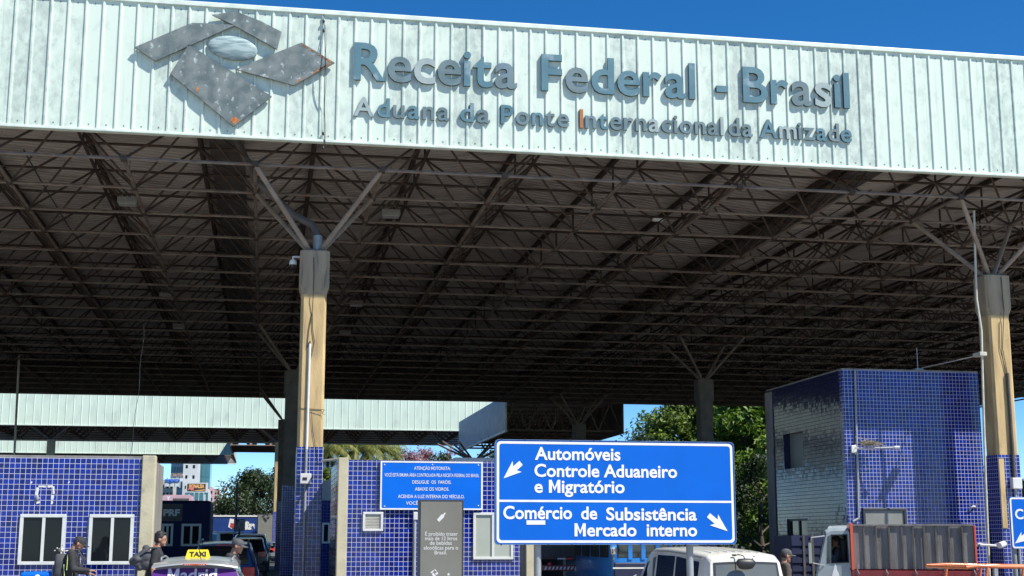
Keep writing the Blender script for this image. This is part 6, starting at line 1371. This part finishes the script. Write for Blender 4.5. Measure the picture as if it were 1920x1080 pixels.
def person(label, loc, rz, H, arms, legs, skin='skin', shirt='cloth_black', sleeves='short', trousers='denim', head='cap', lean=6, headpitch=0, headm='cloth_black', group=None, headyaw=0, build_w=1.0):
    """faces +Y; arms: {side: (elbow, wrist)} relative to the shoulder; legs: {side: (knee, ankle)} relative to the hip"""
    k = H / 1.75; t = thing('person', label, 'person', loc, group, rz, local=True)
    hip = V(0, 0, .93); ch = hip + V(0, sin(radians(lean)) * .42, cos(radians(lean)) * .42); nk = ch + V(0, sin(radians(lean)) * .17, .155)
    sh = {sg: ch + V(sg * .175 * build_w, .0, .095) for sg in (-1, 1)}
    hp = radians(headpitch); R = Matrix.Rotation(radians(headyaw), 3, 'Z') @ Matrix.Rotation(-hp, 3, 'X'); hc = nk + R @ V(0, .035, .125)
    B = MB()
    B.ellipsoid(hc + R @ V(0, -.005, .02), .076, .098, .098, 20, 14, R); B.ellipsoid(hc + R @ V(0, .03, -.05), .056, .062, .062, 16, 12, R)   # cranium, jaw
    B.ellipsoid(hc + R @ V(0, .088, -.014), .013, .02, .026, 10, 8, R); B.ellipsoid(hc + R @ V(0, .085, -.064), .026, .014, .010, 10, 8, R)   # nose, lips
    B.ellipsoid(hc + R @ V(0, .07, -.098), .026, .022, .018, 10, 8, R); B.ellipsoid(hc + R @ V(0, .078, .022), .05, .016, .012, 10, 8, R)      # chin, brow
    for sg in (-1, 1): B.ellipsoid(hc + R @ V(sg * .078, -.008, -.012), .012, .02, .032, 8, 8, R)                                                # ears
    B.capsule(nk - V(0, .02, .06), nk + V(0, .012, .05), .06, .055); B.capsule(nk - V(.06, .0, .05), nk - V(-.06, .0, .05), .05, .05)
    B.capsule(sh[-1], sh[1], .062, .062); B.capsule(ch - V(.07, 0, 0), ch + V(.07, 0, 0), .115, .115); B.capsule(ch - V(0, 0, 0), hip, .125, .125); B.capsule(hip - V(.07, 0, 0), hip + V(.07, 0, 0), .11, .11)
    S = MB(); w_ = build_w
    S.capsule(sh[-1] + V(.01, 0, -.01), sh[1] + V(-.01, 0, -.01), .078, .078); S.capsule(ch - V(.085 * w_, 0, 0), ch + V(.085 * w_, 0, 0), .128, .128); S.capsule(ch - V(.06 * w_, 0, .1), ch + V(.06 * w_, 0, -.1), .13, .13)
    S.capsule(ch + V(-.05 * w_, .01, -.1), hip + V(-.06 * w_, .012, -.06), .13, .128); S.capsule(ch + V(.05 * w_, .01, -.1), hip + V(.06 * w_, .012, -.06), .13, .128); S.capsule(nk - V(.05, 0, .06), nk - V(-.05, 0, .06), .066, .066)
    T = MB(); T.capsule(hip - V(.075, 0, .02), hip + V(.075, 0, -.02), .128, .128)
    for sg in (-1, 1):
        e = sh[sg] + Vector(arms[sg][0]); wr = sh[sg] + Vector(arms[sg][1])
        B.capsule(sh[sg], e, .052, .040); B.capsule(e, wr, .041, .027); hand(B, wr, (wr - e), arms[sg][2] if len(arms[sg]) > 2 else (0, 0, 1))
        S.capsule(sh[sg], sh[sg].lerp(e, .72 if sleeves == 'short' else 1), .072, .066 if sleeves == 'short' else .056)
        if sleeves == 'long': S.capsule(e, e.lerp(wr, .95), .057, .044)
        hj = hip + V(sg * .095, 0, -.04); kn = hip + Vector(legs[sg][0]) + V(sg * .1, 0, 0); an = hip + Vector(legs[sg][1]) + V(sg * .1, 0, 0)
        B.capsule(hj, kn, .08, .055); B.capsule(kn, an, .052, .036); B.capsule(an, an + V(0, .1, -.045), .04, .03)
        T.capsule(hj, kn, .098, .072); T.capsule(kn, an + V(0, 0, .03), .072, .062)
        F = MB(); F.capsule(an + V(0, -.05, -.045), an + V(0, .15, -.055), .048, .036, 10); F.capsule(an + V(0, 0, .03), an + V(0, -.01, -.03), .05, .05, 10); remesh(F, 'shoe', M['black_plastic'], t, .012)
    remesh(B, 'body', M[skin], t, .0075, 3); sh_o = remesh(S, 'shirt' if sleeves == 'short' else 'jacket', M[shirt], t, .014, 5); remesh(T, 'trousers', M[trousers], t, .014, 5)
    E = MB()
    for sg in (-1, 1): E.ellipsoid(hc + R @ V(sg * .031, .089, .004), .011, .006, .006, 8, 6, R)
    E.build('eye', M['eye'], t, smooth=60)
    Hh = MB()
    if head == 'cap':
        rings = [[hc + R @ V(.081 * a * cos(u), -.004 + .104 * a * sin(u), z) for u in [2 * pi * q / 24 for q in range(24)]] for a, z in ((1.02, .028), (1.03, .06), (.92, .09), (.70, .112), (.35, .126), (.06, .13))]
        Hh.loft(rings); cp = Hh.build('cap', M[headm], t, smooth=60)
        vz = MB(); top = []; bot = []
        for q in range(13):
            u = pi * q / 12; x = .078 * cos(u); yb0 = .045 + .055 * sin(u); top.append(hc + R @ V(x, yb0, .034)); bot.append(hc + R @ V(x * .92, .06 + .125 * sin(u) ** .7, .026 - .014 * abs(cos(u))))
        n = len(top); vz.add(top + bot + [p - V(0, 0, .008) for p in top + bot], [(q, q + 1, n + q + 1, n + q) for q in range(n - 1)] + [(2 * n + q, 3 * n + q, 3 * n + q + 1, 2 * n + q + 1) for q in range(n - 1)] + [(n + q, n + q + 1, 3 * n + q + 1, 3 * n + q) for q in range(n - 1)]); vz.build('visor', M[headm], cp, smooth=50)
        hb = MB(); hb.ellipsoid(hc + R @ V(0, -.03, .0), .081, .078, .055, 16, 10, R); hb.build('hair', M['hair'], t, smooth=60)
    else:
        Hh.ellipsoid(hc + R @ V(0, -.018, .038), .084, .098, .096, 20, 14, R); Hh.ellipsoid(hc + R @ V(0, -.045, -.01), .08, .068, .07, 16, 12, R); Hh.ellipsoid(hc + R @ V(0, .045, .098), .058, .05, .028, 14, 10, R)
        rnd = random.Random(5)
        for q in range(40): u = rnd.uniform(0, 2 * pi); v = rnd.uniform(.1, 1.2); Hh.ellipsoid(hc + R @ V(.078 * cos(u) * sin(v), -.018 + .09 * sin(u) * sin(v), .045 + .088 * cos(v)), .018, .02, .016, 6, 5, R)
        remesh(Hh, 'hair', M['hair'], t, .009, 1)
    t.scale = (k, k, k); return t, dict(hip=hip, ch=ch, nk=nk, sh=sh, hc=hc)
WALK = {-1: ((0, .22, -.40), (0, .20, -.845)), 1: ((0, -.06, -.44), (0, -.42, -.80))}
def foot_fix(): return .03
R90 = -pi / 2
# man with backpack by the left booth
p1 = P(131, 1006, 25.4)
m1, j1 = person('person in black cap and black jacket with lime piping, walking with one hand held out', (p1.x, 25.4, .153), R90, 1.74, {-1: ((-.06, .02, -.30), (-.10, .26, -.36)), 1: ((.06, .06, -.28), (.03, .32, -.30), (0, 0, 1))}, WALK, sleeves='long', shirt='cloth_black', trousers='cloth_black', lean=8, headpitch=24, skin='skin')
s = MB()
for sg in (-1, 1):
    c = j1['ch']; s.path([V(sg * .12, .07, c.z + .11), V(sg * .15, .105, c.z - .05), V(sg * .16, .10, c.z - .25), V(sg * .165, .07, c.z - .45)], .006, 5)
    s.path([V(sg * .215, .01, c.z + .08), V(sg * .235, .012, c.z - .1), V(sg * .245, .01, c.z - .2)], .006, 5); s.path([V(sg * .19, -.05, c.z - .1), V(sg * .195, -.03, c.z - .3), V(sg * .2, -.02, c.z - .48)], .006, 5)
s.build('lime_piping', M['piping'], m1)
def bag(label, m, base, size, rz, name='backpack', z=0, scale=1.0, straps=True):
    t = thing(name, label, 'bag', base, None, rz, local=True); w_, d, h = size
    s = MB(); s.loft([[V(w_ * q * cos(u) * abs(cos(u)) ** -.4 if abs(cos(u)) > .01 else 0, d * q * sin(u) * (abs(sin(u)) ** -.4 if abs(sin(u)) > .01 else 0), zz) for u in [2 * pi * k / 24 + .01 for k in range(24)]] for q, zz in ((.55, 0), (.9, .03), (1, .12 * h / .4), (1, .28 * h / .4), (.93, .36 * h / .4), (.7, h * .985), (.3, h))]); s.build('sack', M[m], t, smooth=60)
    s = MB(); s.box(-w_ * .72, w_ * .72, -d * 1.25, -d * .8, h * .12, h * .5, .03); s.build('pocket', M[m], t)
    s = MB(); s.path([V(-.04, d * .3, h * .98), V(-.03, d * .3, h + .05), V(.03, d * .3, h + .05), V(.04, d * .3, h * .98)], .008, 6); s.build('grab_handle', M['cap_grey'], t)
    if straps:
        s = MB()
        for sg in (-1, 1): s.path([V(sg * w_ * .5, d, h * .95), V(sg * w_ * .65, d + .06, h + .07), V(sg * w_ * .7, d + .20, h + .06), V(sg * w_ * .75, d + .285, h - .08), V(sg * w_ * .8, d + .25, h * .5), V(sg * w_ * .85, d + .08, h * .2)], .016, 6)
        s.build('strap', M['cap_grey'], t, smooth=50)
    return t
bag('black backpack with small pocket worn by the man with the lime piping', 'cloth_grey', (p1.x - .13, 25.4, .153 + .96), (.155, .10, .46), R90)
s = MB(); rnd = random.Random(2)
for k in range(16): s.ellipsoid((p1.x - .10 + rnd.gauss(0, .045), 25.36 + rnd.gauss(0, .05), .153 + 1.46 + abs(rnd.gauss(0, .03))), .022, .022, .02, 7, 6)
o = remesh(s, 'scarf', M['pipe_cream'], None, .012); o.parent = None; tag(o, 'crumpled cream scarf bunched on top of the black backpack', 'scarf')
# man with duffel bag by the pilaster
p2 = P(287, 996, 25.2)
m2, j2 = person('person with short dark hair in black T-shirt with an orange lanyard, arms bare', (p2.x, 25.2, .153), R90, 1.80, {-1: ((-.05, .06, -.29), (-.06, .20, -.50)), 1: ((.06, -.02, -.31), (.07, .02, -.60))}, {-1: ((0, -.06, -.44), (0, -.42, -.80)), 1: ((0, .22, -.40), (0, .20, -.845))}, head='hair', lean=9, headpitch=4, headyaw=-6)
s = MB(); c = j2['ch']; s.path([V(.07, .02, c.z + .19), V(.085, .12, c.z + .11), V(.06, .155, c.z - .05), V(.035, .15, c.z - .22)], .011, 5); s.path([V(-.07, .02, c.z + .19), V(-.085, .12, c.z + .11), V(-.04, .155, c.z - .05), V(.035, .15, c.z - .22)], .011, 5); s.box(.0, .07, .14, .155, c.z - .32, c.z - .22); s.build('lanyard', M['strap_orange'], m2)
bx = V(p2.x, 25.05, .153); db = thing('duffel_bag', 'black duffel bag slung behind the man with the orange lanyard', 'bag', bx)
s = MB(); rnd = random.Random(4); A = bx + V(-.10, 0, 1.37); B = bx + V(-.29, -.02, 1.29)
s.capsule(A, B, .135, .085, 14); s.capsule(A + V(.0, 0, -.12), B + V(.08, 0, -.03), .12, .07, 14)
for k in range(14): q = A.lerp(B, rnd.random()); s.ellipsoid(q + V(rnd.gauss(0, .04), rnd.gauss(0, .06), rnd.gauss(0, .07)), .07, .08, .06, 8, 6)
o = remesh(s, 'sack', M['cloth_grey'], None, .014, 3); o.data.transform(Matrix.Translation(-bx)); o.parent = db
s = MB(); s.path([A + V(-.05, -.14, .05), bx + V(-.02, -.15, 1.52), bx + V(.09, -.09, 1.53), bx + V(.17, .02, 1.40), bx + V(.16, .12, 1.2)], .018, 6); s.build('strap', M['cap_grey'], db, smooth=50)
# man between taxi and SUV
p3 = P(436, 1009, 25.4)
person('person in dark cap and black shirt, head bowed, crossing between taxi and blue SUV', (p3.x - .06, 25.4, 0), R90 - .25, 1.84, {-1: ((-.05, .03, -.3), (-.05, .2, -.5)), 1: ((.05, .0, -.31), (.05, .1, -.58))}, WALK, lean=9, headpitch=12, headm='cap_grey')
# man right of the van
p4 = P(1463, 1028, 28.2); z4 = GZ(p4.x)
person('person in grey cap and dark jacket walking on the far side of the white van', (p4.x, 28.2, z4), R90, (p4.z - z4) / 1.005, {-1: ((-.05, .03, -.3), (-.05, .2, -.5)), 1: ((.05, .0, -.31), (.05, .1, -.58))}, WALK, lean=6, headpitch=6, headm='cap_grey', shirt='cloth_brown', sleeves='long')
# driver: seated behind the open window, forearm raised
p5 = P(1580, 1030, 29.75)
SEAT = {-1: ((0, .42, -.02), (0, .50, -.42)), 1: ((0, .42, -.02), (0, .50, -.42))}
drv, jd = person('person driving the light truck, seen through its open side window', (0, 0, 0), R90 * -1, 1.72, {-1: ((-.12, .10, -.24), (-.10, .22, .02)), 1: ((.06, .12, -.25), (-.02, .24, -.16))}, SEAT, lean=-4, head='hair', skin='skin', shirt='cloth_grey', sleeves='long')
_rz = -radians(22); _loc = tr.matrix_basis if False else None
_l = Matrix.Rotation(_rz, 3, 'Z') @ V((-.40) * .91, .62, 0)
drv.location = (x0 + _l.x, 29.2 + _l.y, tp(1572, 1012)[1] - 1.66); drv.rotation_euler = (0, 0, pi / 2 + _rz)
